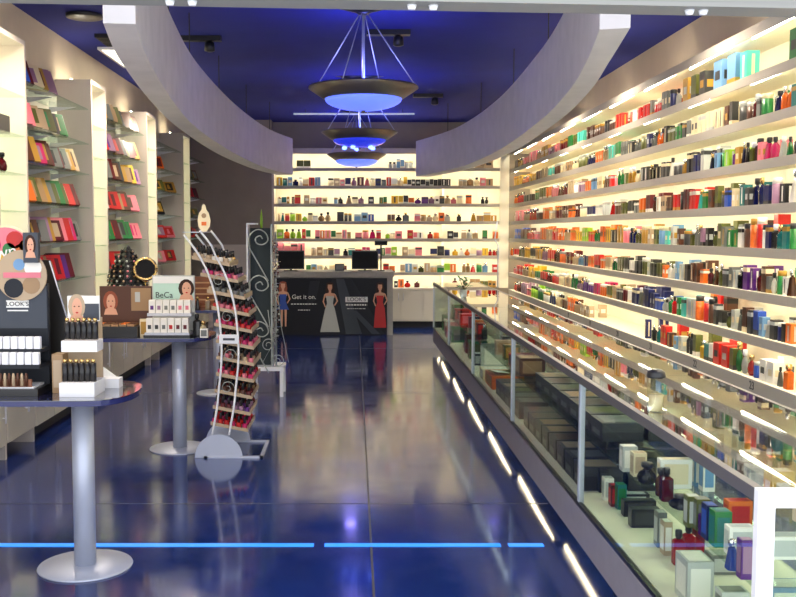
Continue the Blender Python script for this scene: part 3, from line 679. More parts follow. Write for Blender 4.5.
# open booklet on the orange box
m = MB(); m.add([(-.16, -.10, .02), (0, -.10, .0), (0, .10, .0), (-.16, .10, .02), (.16, -.10, .02), (.16, .10, .02),
                 (-.16, -.10, .026), (0, -.10, .008), (0, .10, .008), (-.16, .10, .026), (.16, -.10, .026), (.16, .10, .026)],
                [(0, 3, 2, 1), (1, 2, 5, 4), (6, 7, 8, 9), (7, 10, 11, 8), (0, 1, 7, 6), (1, 4, 10, 7), (2, 3, 9, 8), (5, 2, 8, 11), (3, 0, 6, 9), (4, 5, 11, 10)], 'gold')
m.add([(-.14, -.085, .0268), (-.01, -.085, .0112), (-.01, .085, .0112), (-.14, .085, .0268)], [(0, 1, 2, 3)], 'ink')
tag(m.build('booklet', None, (1.42, 8.72, D + .1225), (0, 0, .3)), 'open gold edged booklet lying on the orange box in the counter', 'booklet')
# row of small testers on a narrow ledge inside, close to the top glass
cols = 'charcoal olive beige red white teal grey gold brown green silver maroon orange cream yellow pink'.split()
y = 2.95; seen = {}
while y < 13.8:
    r_ = random.random(); c = random.choice(cols if y < 6 else cols + ['orange', 'red', 'cream', 'yellow', 'beige', 'orange'])
    w = random.uniform(.05, .09); hh = random.uniform(.07, .13); d = random.uniform(.04, .07)
    for q in range(2):
        if random.random() < .15 or min(abs(y - b_) for b_ in YS) < .12: continue
        x = 1.52 + q * .17; seen[(c, q)] = seen.get((c, q), 0) + 1
        lab = '%s small %s box from the doorway, %s row, top glass shelf of the counter' % (nth(seen[(c, q)]), cw(c), 'aisle' if q == 0 else 'inner')
        carton('tester_box', lab, x, y, .778, w, d, hh, c, random.choice(['white', 'gold', 'silver', 'black']), grp='tester boxes on the top glass shelf of the counter', style=random.randrange(3))
    y += d + random.choice([.03, .04, .06, .16, .3])

# jars on top of the counter
def jar(x, y, lab, h=.16):
    t = thing('tester_jar', lab, 'jar', (x, y, 1.0005), 0, 'jars on the glass counter')
    m = MB(); m.rings([(0, .026, .026), (.004, .034, .034), (h * .6, .036, .036), (h * .82, .036, .036), (h * .9, .028, .028)], 'glass', 20); m.build('glass_body', t)
    m = MB(); m.rings([(.006, .028, .028), (h * .45, .030, .030)], 'g_cream', 16); m.build('contents', t)
    m = MB(); m.rings([(h * .9, .038, .038), (h * .94, .040, .040), (h * 1.06, .036, .036), (h * 1.12, .02, .02)], 'black', 20); m.build('lid', t)
jar(1.26, 3.93, 'clear glass jar with black lid standing on the counter top')
t = thing('table_plant', 'tiny dark potted plant on the far end of the glass counter', 'plant', (1.26, 10.9, 1.0005))
m = MB(); m.rings([(0, .025, .025), (.01, .035, .035), (.09, .045, .045)], 'g_silver', 14); m.build('pot', t)
m = MB()
for k in range(26):
    a = random.uniform(0, 2 * PI); r = random.uniform(.03, .12); z = random.uniform(.10, .24)
    T = Matrix.Translation((r * math.cos(a), r * math.sin(a), z)) @ Matrix.Rotation(a, 4, 'Z') @ Matrix.Rotation(random.uniform(-.6, .6), 4, 'Y')
    m.rings([(-.003, .010, .006), (0, .030, .016), (.003, .012, .008)], 'c_green' if k % 3 else 'c_black', 8, T=T)
    m.tube([(0, 0, .08), (r * math.cos(a), r * math.sin(a), z)], .002, 'c_olive', 4)
m.build('leaves', t)

# ---------------------------------------------------------------- tall towers and bays along the near side wall
TX = -2.68
TY = [(7.20, 7.87), (9.80, 10.40), (12.40, 13.0), (15.02, 15.64)]
TZ = [3.0, 2.65, 2.34, 2.0, 1.655, 1.30]
TN = [2.85, 2.53, 2.22, 1.92, 1.61, 1.30]
TW = ['closest to the doorway', 'second from the doorway', 'third from the doorway', 'beside the taupe partition']
for k, (ya, yb) in enumerate(TY):
    t = thing('display_tower', 'tall white display tower with glowing cream niche, ' + TW[k], 'display tower', (0, ya, 0), 0, 'backlit display towers')
    L = yb - ya; zt = 3.30
    m = MB(); m.box(XL + .002, TX, 0, .035, .0, zt, 'white'); m.build('side_panel', t)
    m = MB(); m.box(XL + .002, TX, L - .035, L, .0, zt, 'white'); m.build('side_panel', t)
    B(XL + .002, TX, .035, L - .035, zt - .04, zt, 'white').build('top_panel', t)
    B(XL + .002, TX, .035, L - .035, .12, .98, 'white').build('base', t)
    d = B(TX, TX + .018, .02, L - .02, .13, .95, 'cabinet').build('cupboard_door', t)
    m = MB(); m.tube([(TX + .045, L * .62, .30), (TX + .045, L * .62, .86)], .009, 'paleframe', 8)
    for zz in (.33, .83): m.tube([(TX + .045, L * .62, zz), (TX + .015, L * .62, zz)], .006, 'paleframe', 6)
    m.build('handle', d)
    B(XL + .10, XL + .115, .04, L - .04, .985, zt - .045, 'glow').build('glow_panel', t)
    B(TX - .22, TX - .205, .04, L - .04, zt + .0005, zt + .012, 'led').build('added_uplight_strip', t)  # added uplight, out of sight, throws a warm patch above the tower
    for z in TN:
        B(XL + .12, TX - .01, .036, L - .036, z - .008, z, 'greenglass').build('glass_shelf', t)
# items in the tower niches
def nitem(lab, kind, k, y, z, w, d, h, c, sh=0):
    if kind == 'b': carton('niche_box', lab, -2.80, TY[k][0] + y, z, d, w, h, c, 'silver', cat='box', grp='goods in the display towers')
    else:
        o = flask('niche_bottle', lab, -2.80, TY[k][0] + y, z, w, d, h, c, 'capblack', sh, 0, 'goods in the display towers')
nitem('black handbag shaped box high in the first tower niche', 'b', 0, .34, 2.53, .26, .10, .14, 'black')
nitem('dark amber bottle in the first tower niche', 'f', 0, .40, 2.22, .09, .09, .16, 'maroon', 2)
nitem('tall dark bottle cut by the frame in the first tower', 'f', 0, .22, 1.92, .10, .10, .18, 'olive', 1)
nitem('pale green box low in the first tower niche', 'b', 0, .2, 1.61, .25, .1, .12, 'aqua')
nitem('small brown framed box in the second tower niche', 'b', 1, .25, 1.30, .3, .05, .25, 'brown')
nitem('small brown bottle high in the second tower niche', 'f', 1, .2, 2.22, .1, .06, .10, 'tan', 0)
nitem('small brown box in the third tower niche', 'b', 2, .3, 2.22, .12, .06, .10, 'brown')
# bays between towers
BAYS = [(7.87, 9.80), (10.40, 12.40), (13.0, 15.02), (15.64, 17.36)]
BW = ['first bay', 'second bay', 'third bay', 'fourth bay']
def giftset(lab, x, y, z, w, h, t, c, a, yaw, lean, tilt=0, grp=None):
    a = {'white': 'beige', 'cream': 'tan', 'pink': 'mauve', 'silver': 'grey', 'orange': 'brown'}.get(a, a)
    m = MB(); m.box(0, w, -t, 0, 0, h, 'c_' + c); e = .001
    i = random.choice([.12, .22, .3])
    m.add([(w * i, -t - e, h * .18), (w * (1 - i), -t - e, h * .18), (w * (1 - i), -t - e, h * .86), (w * i, -t - e, h * .86)], [(0, 1, 2, 3)], 'c_' + a)
    m.add([(w * .3, -t - 2 * e, h * .3), (w * .58, -t - 2 * e, h * .3), (w * .5, -t - 2 * e, h * .72), (w * .34, -t - 2 * e, h * .72)], [(0, 1, 2, 3)], 'c_' + random.choice(['gold', 'cream', 'black', 'silver', c]))
    o = m.build('gift_set_box', None, (x, y, z + .002)); o.rotation_euler = (-lean, 0, yaw)
    return tag(o, lab, 'gift box', grp)
GIFT = {0: [['blue:sky', 'cream:pink', 'mauve:purple', '-', '-'], ['pink:brown', 'beige:olive', 'olive:green', 'green:white', '-'], ['brown:tan', 'magenta:pink', 'maroon:black', 'maroon:red', 'gold:beige'],
            ['orange:gold', 'tan:cream', 'grey:olive', 'green:silver', 'red:white'], ['charcoal:silver', 'grey:charcoal', 'gold:orange', 'pink:beige', 'magenta:pink'], ['charcoal:green', 'red:maroon', 'red:cream', 'purple:magenta', '-']],
        1: [['gold:black', 'tan:cream', 'charcoal:gold', 'brown:gold'], ['red:white', 'maroon:red', 'charcoal:brown', 'maroon:cream'], ['grey:silver', 'brown:beige', 'gold:yellow', 'yellow:orange'],
            ['white:pink', 'red:maroon', 'brown:red', 'pink:brown'], ['green:grey', 'maroon:red', 'green:charcoal', 'pink:magenta'], ['brown:black', '-', 'red:tan', '-']],
        2: [['-', '-', '-'], ['red:orange', 'orange:maroon', '-'], ['charcoal:gold', 'olive:gold', 'gold:black'], ['orange:yellow', 'black:gold', '-'], ['maroon:red', 'red:pink', 'pink:red'], ['red:white', 'pink:white', 'red:brown']],
        3: [['-', '-', '-'], ['charcoal:grey', 'olive:grey', 'brown:grey'], ['charcoal:black', 'red:brown', 'maroon:brown'], ['green:olive', 'olive:charcoal', 'grey:olive'], ['maroon:brown', 'red:maroon', 'brown:red'], ['olive:black', 'charcoal:brown', 'red:brown']]}
for k, (ya, yb) in enumerate(BAYS):
    t = thing('glass_shelf_bay', 'white wall bay of glass shelves with gift sets, ' + BW[k] + ' from the doorway', 'shelves', (0, ya, 0), 0, 'glass shelf bays between the towers')
    L = yb - ya
    B(XL + .002, XL + .02, .002, L - .002, .95, 3.2, 'white').build('back_panel', t)
    for z in TZ + ([.0] if False else []):
        B(XL + .02, TX - .03, .004, L - .004, z - .010, z, 'greenglass').build('glass_shelf', t)
        for yy in (.25, L / 2, L - .25):
            m = MB(); m.add([(XL + .02, yy - .006, z - .012), (TX - .08, yy - .006, z - .012), (XL + .02, yy - .006, z - .07), (XL + .02, yy + .006, z - .012), (TX - .08, yy + .006, z - .012), (XL + .02, yy + .006, z - .07)],
                            [(0, 2, 1), (3, 4, 5), (0, 1, 4, 3), (1, 2, 5, 4), (2, 0, 3, 5)], 'paleframe'); m.build('bracket', t)
    pass
for k, (ya, yb) in [(-1, (3.0, 7.18))] + list(enumerate(BAYS)):
    L = yb - ya
    lc = thing('low_cupboard', ('low cream cupboard under the glass shelves, ' + BW[k] + ' from the doorway') if k >= 0 else 'low cream cupboard between the doorway and the first tower', 'cupboard', (0, ya, 0), 0, 'low cupboards between the towers')
    B(XL + .002, TX, .002, L - .002, .12, .90, 'cabinet').build('carcass', lc); B(XL + .002, TX + .02, .002, L - .002, .90, .93, 'white').build('worktop', lc)
    B(XL + .002, TX - .07, .002, L - .002, 0, .12, 'dark').build('plinth', lc)
    n = max(3, round(L / .45))
    for j in range(n):
        d = B(TX, TX + .018, L * j / n + .004, L * (j + 1) / n - .004, .125, .89, 'cabinet').build('cupboard_door', lc)
        hy = L * (j + (.88 if j % 2 == 0 else .12)) / n
        m = MB(); m.tube([(TX + .04, hy, .30), (TX + .04, hy, .82)], .008, 'paleframe', 6)
        for zz in (.34, .78): m.tube([(TX + .04, hy, zz), (TX + .015, hy, zz)], .005, 'paleframe', 6)
        m.build('handle', d)
    for r, row in enumerate(GIFT[k] if k >= 0 else []):
        row = [q for e_ in row for q in ((e_, e_ if random.random() < .3 else (e_ if e_ == '-' else random.choice(['maroon:beige', 'brown:gold', 'charcoal:grey', 'tan:brown', 'olive:cream', 'beige:brown', 'red:maroon', 'mauve:purple', 'grey:black', 'gold:maroon']))) if k < 2 else (e_,))]
        n = len(row); ya_ = math.radians(random.uniform(48, 56)); le_ = math.radians(random.uniform(22, 28))
        for j, s_ in enumerate(row):
            if s_ == '-': continue
            c, a = s_.split(':'); w = random.uniform(.22, .28); hgt = random.uniform(.20, .25)
            if k > 1: w *= .8; hgt *= .85
            y = ya + .10 + (L - .55) * j / max(1, n - 1); y = min(y, yb - .34)
            giftset('%s gift set box leaning %s on the %s glass shelf, %s' % (cw(c), nth(j + 1), ORD[r] if r < 5 else 'sixth', BW[k]),
                    XL + .15, y, TZ[r], w, hgt, random.uniform(.03, .04), c, a, ya_ + random.uniform(-.02, .02), le_, grp='gift sets on the glass shelves')

# ---------------------------------------------------------------- checkout desk
t = thing('checkout_desk', 'grey checkout desk with black poster front facing the doorway', 'desk', (0, 16.1, 0))
dx0, dx1 = -1.36, .66
m = MB(); m.box(dx0, dx1 - .09, .0, .8, 0, .99, 'desk'); m.build('body', t)
B(dx1 - .09, dx1, -.02, .82, 0, .99, 'desk').build('side_panel', t)
m = MB(); m.bbox(dx0 - .04, dx1 + .02, -.05, .85, .99, 1.08, 'desk', .008); m.build('top', t)
g = MB(); gy = -.012; g.box(dx0 + .02, dx1 - .1, gy, 0, .0, .97, 'blackprint'); 
def fn(u, w_, t_): return (u, gy - .001 - t_, w_)
def P2(px, py):
    x, z = aty(px, py, 16.09); return (x, z)
def shp(pts, m_, lay=0):
    pts = [P2(*p) for p in pts]; g.slab(pts, lambda u, w_, t_: (u, gy - .0012 - lay * .0012 - t_, w_), .001, m_)
shp([(332, 279), (352, 279), (384, 334), (330, 334), (320, 334)], 'midprint'); shp([(336, 279), (344, 279), (362, 334), (346, 334)], 'greyprint', 1); shp([(352, 312), (356, 310), (380, 334), (372, 334)], 'greyprint', 2)
shp([(310, 281), (320, 281), (316, 300), (306, 306)], 'midprint', 1)
def lady(cx, top, hgt, dress, hairm, wide, hem):
    s_ = hgt / 60.0
    def q(a): return [(cx + x * s_, top + y * s_) for x, y in a]
    shp(q([(-4, 0), (0, -1), (4, 0), (5.5, 8), (5, 15), (-5, 15), (-5.5, 8)]), hairm, 2)
    shp(q([(-2.6, 2), (2.6, 2), (2.8, 6), (1.6, 9), (-1.6, 9), (-2.8, 6)]), 'skin', 3)
    shp(q([(-1.3, 9), (1.3, 9), (1.6, 12), (6, 13), (5.4, 18), (-5.4, 18), (-6, 13), (-1.6, 12)]), 'skin', 3)
    shp(q([(5.4, 13), (7, 14), (10, 22), (6, 28), (5, 27), (8, 22)]), 'skin', 3)
    shp(q([(-5.4, 13), (-7, 14), (-9, 23), (-6, 30), (-5, 29), (-7.4, 23)]), 'skin', 3)
    shp(q([(-4.8, 16), (4.8, 16), (3.6, 25), (6, 32), (wide, hem), (-wide, hem), (-6, 32), (-3.6, 25)]), dress, 4)
    if hem < 50:
        for dx in (-3, 2): shp(q([(dx, hem), (dx + 3, hem), (dx + 2.4, 58), (dx + .6, 58)]), 'skin', 3)
lady(283, 282, 46, 'c_blue', 'redhair', 8, 36)
lady(330, 283, 49, 'c_silver', 'hair', 12, 60)
lady(380, 283, 47, 'c_red', 'hair', 8, 57)
gp = g.build('poster_panel', t)
def wt(s_, px, py, size, m_='ink', **k):
    x, z = P2(px, py); return text(s_, size, (x, gy - .0075, z), FACE, m_, gp, **k)
wt('Get it on.', 304, 297, .105); 
def lines(px, py, w, n, x_m='ink'):          # fine print too small to read in the photo
    x, z = P2(px, py); m = MB(); q = -w / 2
    while q < w / 2: e_ = random.uniform(.02, .05); m.box(x + q, x + min(q + e_, w / 2), gy - .0085, gy - .0075, z - n / 2, z + n / 2, x_m); q += e_ + .012
    m.build('fine_print', gp)
lines(304, 304, .44, .016); lines(304, 310, .2, .014)
x, z = P2(356.5, 299.5); m = MB(); m.box(x - .19, x + .19, gy - .008, gy - .001, z - .045, z + .045, 'ink'); m.build('logo_plate', gp)
text("LOOK'S", .088, (x, gy - .0095, z), FACE, 'blackprint', gp, sx=1.05)
lines(356.5, 304.8, .36, .026); lines(356.5, 308.6, .32, .012)
def monitor(x, y, lab):
    o = thing('monitor', lab, 'monitor', (x, y, 1.0805), 0, 'monitors on the checkout desk')
    m = MB(); m.bbox(-.12, .12, -.08, .08, 0, .015, 'black'); m.build('base', o)
    m = MB(); m.tube([(0, .02, .01), (0, .02, .12)], .02, 'black'); m.build('stem', o)
    m = MB(); m.box(-.23, .23, -.02, .02, .03, .35, 'black'); m.box(-.17, .17, .02, .05, .07, .30, 'black'); m.build('housing', o)
    B(-.21, .21, -.0225, -.02, .05, .33, 'screen').build('screen', o)
x1, _ = aty(291, 262, 16.4); x2, _ = aty(365, 262, 16.4)
monitor(x1, 16.4, 'black monitor on the desk beside the pink gift boxes'); monitor(x2, 16.4, 'black monitor on the desk beside the pole display')
x3, _ = aty(381, 250, 16.4)
o = thing('pole_display', 'black pole mounted customer display on the checkout desk', 'price display', (x3, 16.4, 1.0805))
m = MB(); m.rings([(0, .07, .07), (.012, .07, .07), (.016, .02, .02)], 'black', 18); m.build('base', o)
m = MB(); m.tube([(0, 0, .012), (0, 0, .44)], .014, 'black'); m.build('pole', o)
m = MB(); m.box(-.11, .11, -.035, .035, .44, .52, 'black'); m.box(-.095, .095, -.037, -.035, .455, .505, 'screen'); m.build('display_head', o)
# card terminal and small items
carton('receipt_printer', 'grey receipt printer on the checkout desk between the monitors', -.25, 16.5, 1.08, .16, .2, .12, 'charcoal', 'grey', cat='printer', grp=None)

# ---------------------------------------------------------------- pendants
def pendant(x, y, lab, lit):
    t = thing('pendant_light', lab, 'pendant light', (x, y, 3.03), 0, 'bronze bowl pendants over the aisle')
    m = MB(); n = 40
    prof = [(.0, .50), (.015, .502), (.010, .488), (-.085, .365), (-.095, .365), (-.02, .47)]
    vs = []; fs = []
    P = [(.03, .500), (.036, .494), (.03, .485), (-.055, .335), (-.075, .345), (-.072, .36), (.022, .502)]
    for z, r in P:
        for k in range(n): a = 2 * PI * k / n; vs.append((r * math.cos(a), r * math.sin(a), z))
    for i in range(len(P)):
        j = (i + 1) % len(P)
        for k in range(n): fs.append((i * n + k, i * n + (k + 1) % n, j * n + (k + 1) % n, j * n + k))
    m.add(vs, fs, 'bronze', True); m.build('rim_dish', t)
    m = MB(); pr = []
    for k in range(9):
        a = PI / 2 * k / 8; pr.append((-.072 - .105 * math.sin(a), max(.02, .352 * math.cos(a)), max(.02, .352 * math.cos(a))))
    pr = pr[::-1]; m.rings(pr, 'bowl' if lit else 'bowldim', 36); m.build('glass_bowl', t)
    m = MB(); m.tube([(0, 0, -.07), (0, 0, .745)], .014, 'silver'); m.rings([(-.2, .012, .012), (-.178, .02, .02), (-.17, .02, .02)], 'bronze', 10); m.build('stem', t)
    for k in range(4):
        a = PI / 4 + PI / 2 * k + .4
        m = MB(); m.tube([(.49 * math.cos(a), .49 * math.sin(a), .03), (.03 * math.cos(a), .03 * math.sin(a), .70)], .0055, 'silver', 6); m.build('cable', t)
    m = MB(); m.rings([(.68, .05, .05), (.70, .07, .07), (.748, .30, .07), (.7495, .32, .09)], 'black', 20); m.build('canopy', t)
    for k in range(3 if lit else 5):
        a = 2 * PI * k / (3 if lit else 5) + .5; r = .2
        m = MB()
        if lit: m.rings([(-.02, .02, .02), (.0, .035, .035), (.02, .02, .02)], 'bulb', 10, cx=r * math.cos(a), cy=r * math.sin(a))
        else: m.rings([(-.20, .012, .012), (-.19, .03, .03), (-.17, .032, .032), (-.155, .02, .02)], 'bulb', 10, cx=.2 * math.cos(a), cy=.15 * math.sin(a))
        m.build('lamp', t)
    L = bpy.data.lights.new('pendant_glow', 'SPOT'); L.spot_size = math.radians(158); L.spot_blend = .5; L.energy = 34; L.color = (.16, .20, 1.0); L.shadow_soft_size = .15
    o = bpy.data.objects.new('pendant_glow', L); C.objects.link(o); o.parent = t; L2 = bpy.data.lights.new('pendant_spill', 'POINT'); L2.energy = 7; L2.color = (.3, .25, 1.0); L2.shadow_soft_size = .1
    o2 = bpy.data.objects.new('pendant_spill', L2); C.objects.link(o2); o2.parent = t; o2.location = (-.1, 0, .22)
    o.location = (0.1, 0, .06); o.rotation_euler = (PI, 0, 0)
pendant(.085, 8.75, 'bronze bowl pendant with pale blue glass, closest to the doorway', True)
pendant(.072, 12.6, 'bronze bowl pendant with bare blue lamps, between the other two', False)
pendant(.043, 16.2, 'bronze bowl pendant over the checkout desk', True)

# ceiling fittings
t = thing('ceiling_speaker', 'round dark ceiling speaker beside the arch', 'speaker', (-2.52, 9.05, 3.745))
m = MB(); m.rings([(0, .15, .15), (.006, .17, .17), (.034, .17, .17)], 'black', 28); m.build('grille', t)
t = thing('ceiling_panel_light', 'square lit ceiling panel half hidden by the arch', 'ceiling light', (-2.50, 11.2, 3.75))
B(-.32, .32, -.60, .60, 0, .029, 'paleframe').build('frame', t); B(-.28, .28, -.56, .56, -.004, 0, 'lightpanel').build('diffuser', t)
m = MB(); m.box(-2.66, -2.2, 9.9, 10.4, 3.74, 3.779, 'dark')
for k in range(7): m.box(-2.64, -2.22, 9.92 + .065 * k, 9.94 + .065 * k, 3.732, 3.74, 'black')
tag(m.build('ceiling_vent'), 'dark square ceiling vent beside the lit panel', 'vent')
t = thing('linear_light', 'slim pale linear tube hung below the blue ceiling before the back wall', 'light', (0, 15.9, 3.70))
m = MB(); m.tube([(-1.0, 0, 0), (1.0, 0, 0)], .016, 'tube'); m.build('tube', t)
for xx in (-.8, .8): m = MB(); m.tube([(xx, 0, .01), (xx, 0, .079)], .005, 'black', 6); m.build('hanger', t)
FILL_SPOTS = [(-2.1, 4.6), (-2.15, 7.2), (-2.2, 9.8), (-2.15, 12.2), (2.25, 4.6), (2.3, 7.4), (2.3, 10.0), (2.3, 12.4)]  # warm fill lamps, added to brighten the whole room
SW = ['over the first table', 'over the first shelf bay', 'over the second shelf bay', 'over the third shelf bay', 'over the counter at the doorway', 'second over the counter', 'third over the counter',
      'last over the counter']
for (x, y), w_ in zip(FILL_SPOTS, SW):
    t = thing('spotlight', 'small black added fill spotlight ' + w_, 'spotlight', (x, y, 3.7795), 0, 'added ceiling fill spotlights')
    m = MB(); m.rings([(-.012, .05, .05), (0, .055, .055)], 'black', 16); m.tube([(0, 0, -.01), (0, 0, -.06)], .012, 'black'); m.build('mount', t)
    m = MB(); m.rings([(-.16, .045, .045), (-.155, .05, .05), (-.07, .045, .045), (-.055, .03, .03)], 'black', 16); m.build('head', t)
    m = MB(); m.rings([(-.163, .036, .036), (-.160, .038, .038)], 'lightpanel', 16); m.build('lens', t)
    L = bpy.data.lights.new('fill_beam', 'SPOT'); L.energy = FILLW * (1.15 if x < 0 else .95); L.color = (1.0, .86, .68) if abs(x) > 1 else (1.0, .93, .85); L.spot_size = math.radians(150); L.spot_blend = .6; L.shadow_soft_size = .06
    o = bpy.data.objects.new('fill_beam', L); C.objects.link(o); o.parent = t; o.location = (0, 0, -.18)
for k, (px, py, lab) in enumerate(((200, 42, 'black track spotlight by the arch over the towers'), (392, 16, 'black track spotlight beyond the first pendant'), (428, 98, 'black track spotlight over the counter side'))):
    x, y = atz(px, py, 3.72); y += .9 * (k == 1)
    t = thing('spotlight', lab, 'spotlight', (x, y, 3.779), 0, 'black spotlights on the ceiling')
    m = MB(); m.box(-.22, .22, -.05, .05, -.05, 0, 'black'); m.build('housing', t)
    m = MB(); m.rings([(-.16, .03, .03), (-.15, .055, .055), (-.07, .05, .05), (-.05, .02, .02)], 'black', 14, cx=.1); m.build('head', t)

# ---------------------------------------------------------------- bar tables
def tabletop(x0, x1, y0, y1, n=16):
    r = (y1 - y0) / 2; cy = (y0 + y1) / 2; rx = .22; pts = [(x0, y1), (x0, y0)]
    for k in range(n + 1):
        a = -PI / 2 + PI * k / n; s_ = math.sin(a); c_ = math.cos(a)
        pts.append((x1 - rx + rx * (abs(c_) ** .8), cy + r * math.copysign(abs(s_) ** .85, s_)))
    return pts
def bar_table(y, lab, dx=0):
    t = thing('display_table', lab, 'table', (0, y, 0), 0, 'tall round ended display tables')
    P_ = tabletop(-2.655, -1.12 + dx, -.30, .34)
    m = MB(); m.prism(P_, .925, .93, 'tabletop'); m.build('table_top', t)
    m = MB(); m.prism(P_, .90, .9249, 'edgeblue'); m.build('edge_slab', t)
    m = MB(); m.rings([(.012, .056, .056), (.90, .056, .056)], 'silver', 28, cx=-1.41 + dx); l = m.build('leg', t)
    m = MB(); m.rings([(0, .242, .242), (.004, .244, .244), (.010, .240, .240), (.016, .07, .07)], 'silver', 48, cx=-1.41 + dx); m.build('foot', l)
bar_table(4.88, 'blue topped display table with makeup stands closest to the doorway')
bar_table(7.60, 'blue topped display table behind the curved nail polish rack')
bar_table(10.25, 'blue topped display table carrying the lipstick pyramid and ring mirror', -.06)
TT = .9305
# ---- things on the first table
Yt = 4.88
def portrait(mb, x0, x1, z0, z1, y, hairm='hair', lay=0):
    w = x1 - x0; h_ = z1 - z0
    def f(pts, m_, l): mb.slab([(x0 + a * w, z0 + b * h_) for a, b in pts], lambda u, w_, t_: (u, y - .0006 - (lay + l) * .0008 - t_, w_), .0006, m_)
    cx, cy = .5, .55
    f([(cx + .42 * math.cos(2 * PI * k / 14), cy + .42 * math.sin(2 * PI * k / 14)) for k in range(14)], hairm, 0)
    f([(.12, 0), (.9, 0), (.8, .22), (.6, .3), (.4, .3), (.2, .22)], 'skin', 1)
    f([(cx + .02 + .25 * math.cos(2 * PI * k / 14), cy - .04 + .33 * math.sin(2 * PI * k / 14)) for k in range(14)], 'skin', 2)
    for ex in (-.10, .12): f([(cx + ex - .05, cy + .0), (cx + ex, cy + .03), (cx + ex + .05, cy + .0), (cx + ex, cy - .02)], 'hair', 3)
    f([(cx - .06, cy - .2), (cx + .02, cy - .17), (cx + .10, cy - .2), (cx + .02, cy - .24)], 'c_red', 3)
# big make-up stand at the frame edge
t = thing('makeup_stand', 'black tiered makeup stand with a floral round header at table edge', 'makeup stand', (-1.785, 4.86, TT))
def lx(px, y=4.80): return aty(px, 300, y)[0] + 1.76
def lz(py, y=4.80): return aty(20, py, y)[1] - TT
m = MB(); m.box(lx(-40), lx(47), -.16, .10, 0, .035, 'black'); m.build('base', t)
m = MB(); m.box(lx(-40), lx(47), .03, .06, .035, lz(285), 'midprint')
m.box(lx(-38), lx(46), .026, .03, lz(330), lz(287), 'greyprint'); m.box(lx(5), lx(28), .022, .026, lz(309), lz(301.5), 'ink'); m.build('header_card', t)
text("LOOK'S", .030, (lx(16.5), .0205, lz(305.3)), FACE, 'blackprint', t, sx=1.15); B(lx(6), lx(27), .0245, .026, lz(312.6), lz(311.2), 'ink').build('fine_print', t)
for q, (za, zb, yy) in enumerate(((347, 336, -.10), (362, 351, -.125))):
    m = MB(); m.box(lx(-40), lx(47), yy, .03, lz(za + 5), lz(za + 1), 'midprint'); m.build('tier', t)
    for j in range(11):
        xa = lx(-36 + j * 7.6); m = MB(); m.bbox(xa, xa + .033, yy, yy + .03, lz(za + .9), lz(zb), 'paleframe', .003); m.build('compact', t)
m = MB(); m.box(lx(-30), lx(42), -.14, .02, .036, .045, 'paleframe')
m.box(lx(4), lx(40), -.145, -.13, .045, lz(377), 'wood'); m.build('tray', t)
for j in range(8):
    m = MB(); xa = lx(6 + j * 4.2); m.rings([(.05, .008, .008), (.10, .008, .008), (.115, .004, .004)], 'c_brown' if j % 2 else 'c_beige', 8, cx=xa, cy=-.15); m.build('lipstick', t)
m = MB(); rc = (lx(-6), lz(262))
def disc(mb, cx, cz, r, y0, y1, m_, n=36, sq=1): mb.slab([(cx + r * math.cos(2 * PI * k / n), cz + r * sq * math.sin(2 * PI * k / n)) for k in range(n)], lambda u, w_, t_: (u, y1 - t_, w_), y1 - y0, m_)
disc(m, lx(4), lz(256), .155, .045, .058, 'c_cream'); disc(m, lx(22), lz(276), .130, .010, .020, 'c_beige')
disc(m, lx(4), lz(256), .145, .043, .045, 'c_pink')
for (a, b, r, c) in ((-10, 245, .05, 'c_magenta'), (14, 240, .045, 'c_red'), (20, 252, .04, 'c_orange'), (-6, 262, .05, 'c_yellow'), (8, 250, .035, 'c_green'), (24, 246, .03, 'c_yellow')):
    disc(m, lx(a), lz(b), r, .0415, .043, c, 14)
for (a, b, r, c) in ((32, 286, .045, 'c_tan'), (14, 289, .05, 'midprint'), (34, 268, .045, 'c_white'), (20, 265, .03, 'c_sky')): disc(m, lx(a), lz(b), r, .008, .010, c, 16)
m.box(lx(4), lx(42), .005, .008, lz(278.5), lz(273), 'c_pink'); m.box(lx(20), lx(24), .02, .03, lz(300), lz(280), 'black'); m.build('round_header', t)
text('wn', .095, (lx(5), .0395, lz(253)), (PI / 2, -.2, 0), 'ink', t)
# photo box on top
m = MB(); m.box(lx(26.5), lx(41), -.02, .02, lz(263), lz(232.5), 'greyprint'); portrait(m, lx(27), lx(40.5), lz(258), lz(234), -.02, 'hair'); m.build('photo_box', t)
# mascara display
t = thing('mascara_display', 'white two tier display of black mascara tubes with portrait header', 'mascara display', (-1.44, 4.78, TT))
def mx_(px): return aty(px - 3.2, 350, 4.72)[0] + 1.44
def mz(py): return aty(80, py, 4.72)[1] - TT
m = MB(); m.box(mx_(61.5), mx_(97), .10, .112, 0, mz(320), 'c_beige'); m.box(mx_(62), mx_(95), .098, .11, mz(324), mz(298), 'ink')
m.box(mx_(78), mx_(94.5), .097, .098, mz(323), mz(306), 'greyprint'); portrait(m, mx_(61), mx_(82), mz(326), mz(295), .098, 'c_beige'); m.build('header_card', t)
m = MB(); m.box(mx_(62), mx_(98), -.02, .10, mz(353), mz(342), 'paleframe'); m.build('tier', t)
m = MB(); m.box(mx_(64), mx_(99), -.10, .10, 0, mz(382), 'paleframe'); m.build('tier', t)
for q, (z0, z1, yy) in enumerate(((341, 322, .03), (382, 362, -.04))):
    for j in range(6):
        xa = mx_(65.5 + q * 1.2 + j * 5.7)
        m = MB(); m.rings([(mz(z0), .0135, .0135), (mz(z1 + 1.5), .0135, .0135)], 'black', 12, 4, cx=xa, cy=yy); tb = m.build('mascara_tube', t)
        m = MB(); m.rings([(mz(z1 + 1.5), .008, .008), (mz(z1 - .5), .010, .010), (mz(z1 - 2.5), .010, .010)], 'gold', 10, cx=xa, cy=yy - .002); m.build('tip', tb)
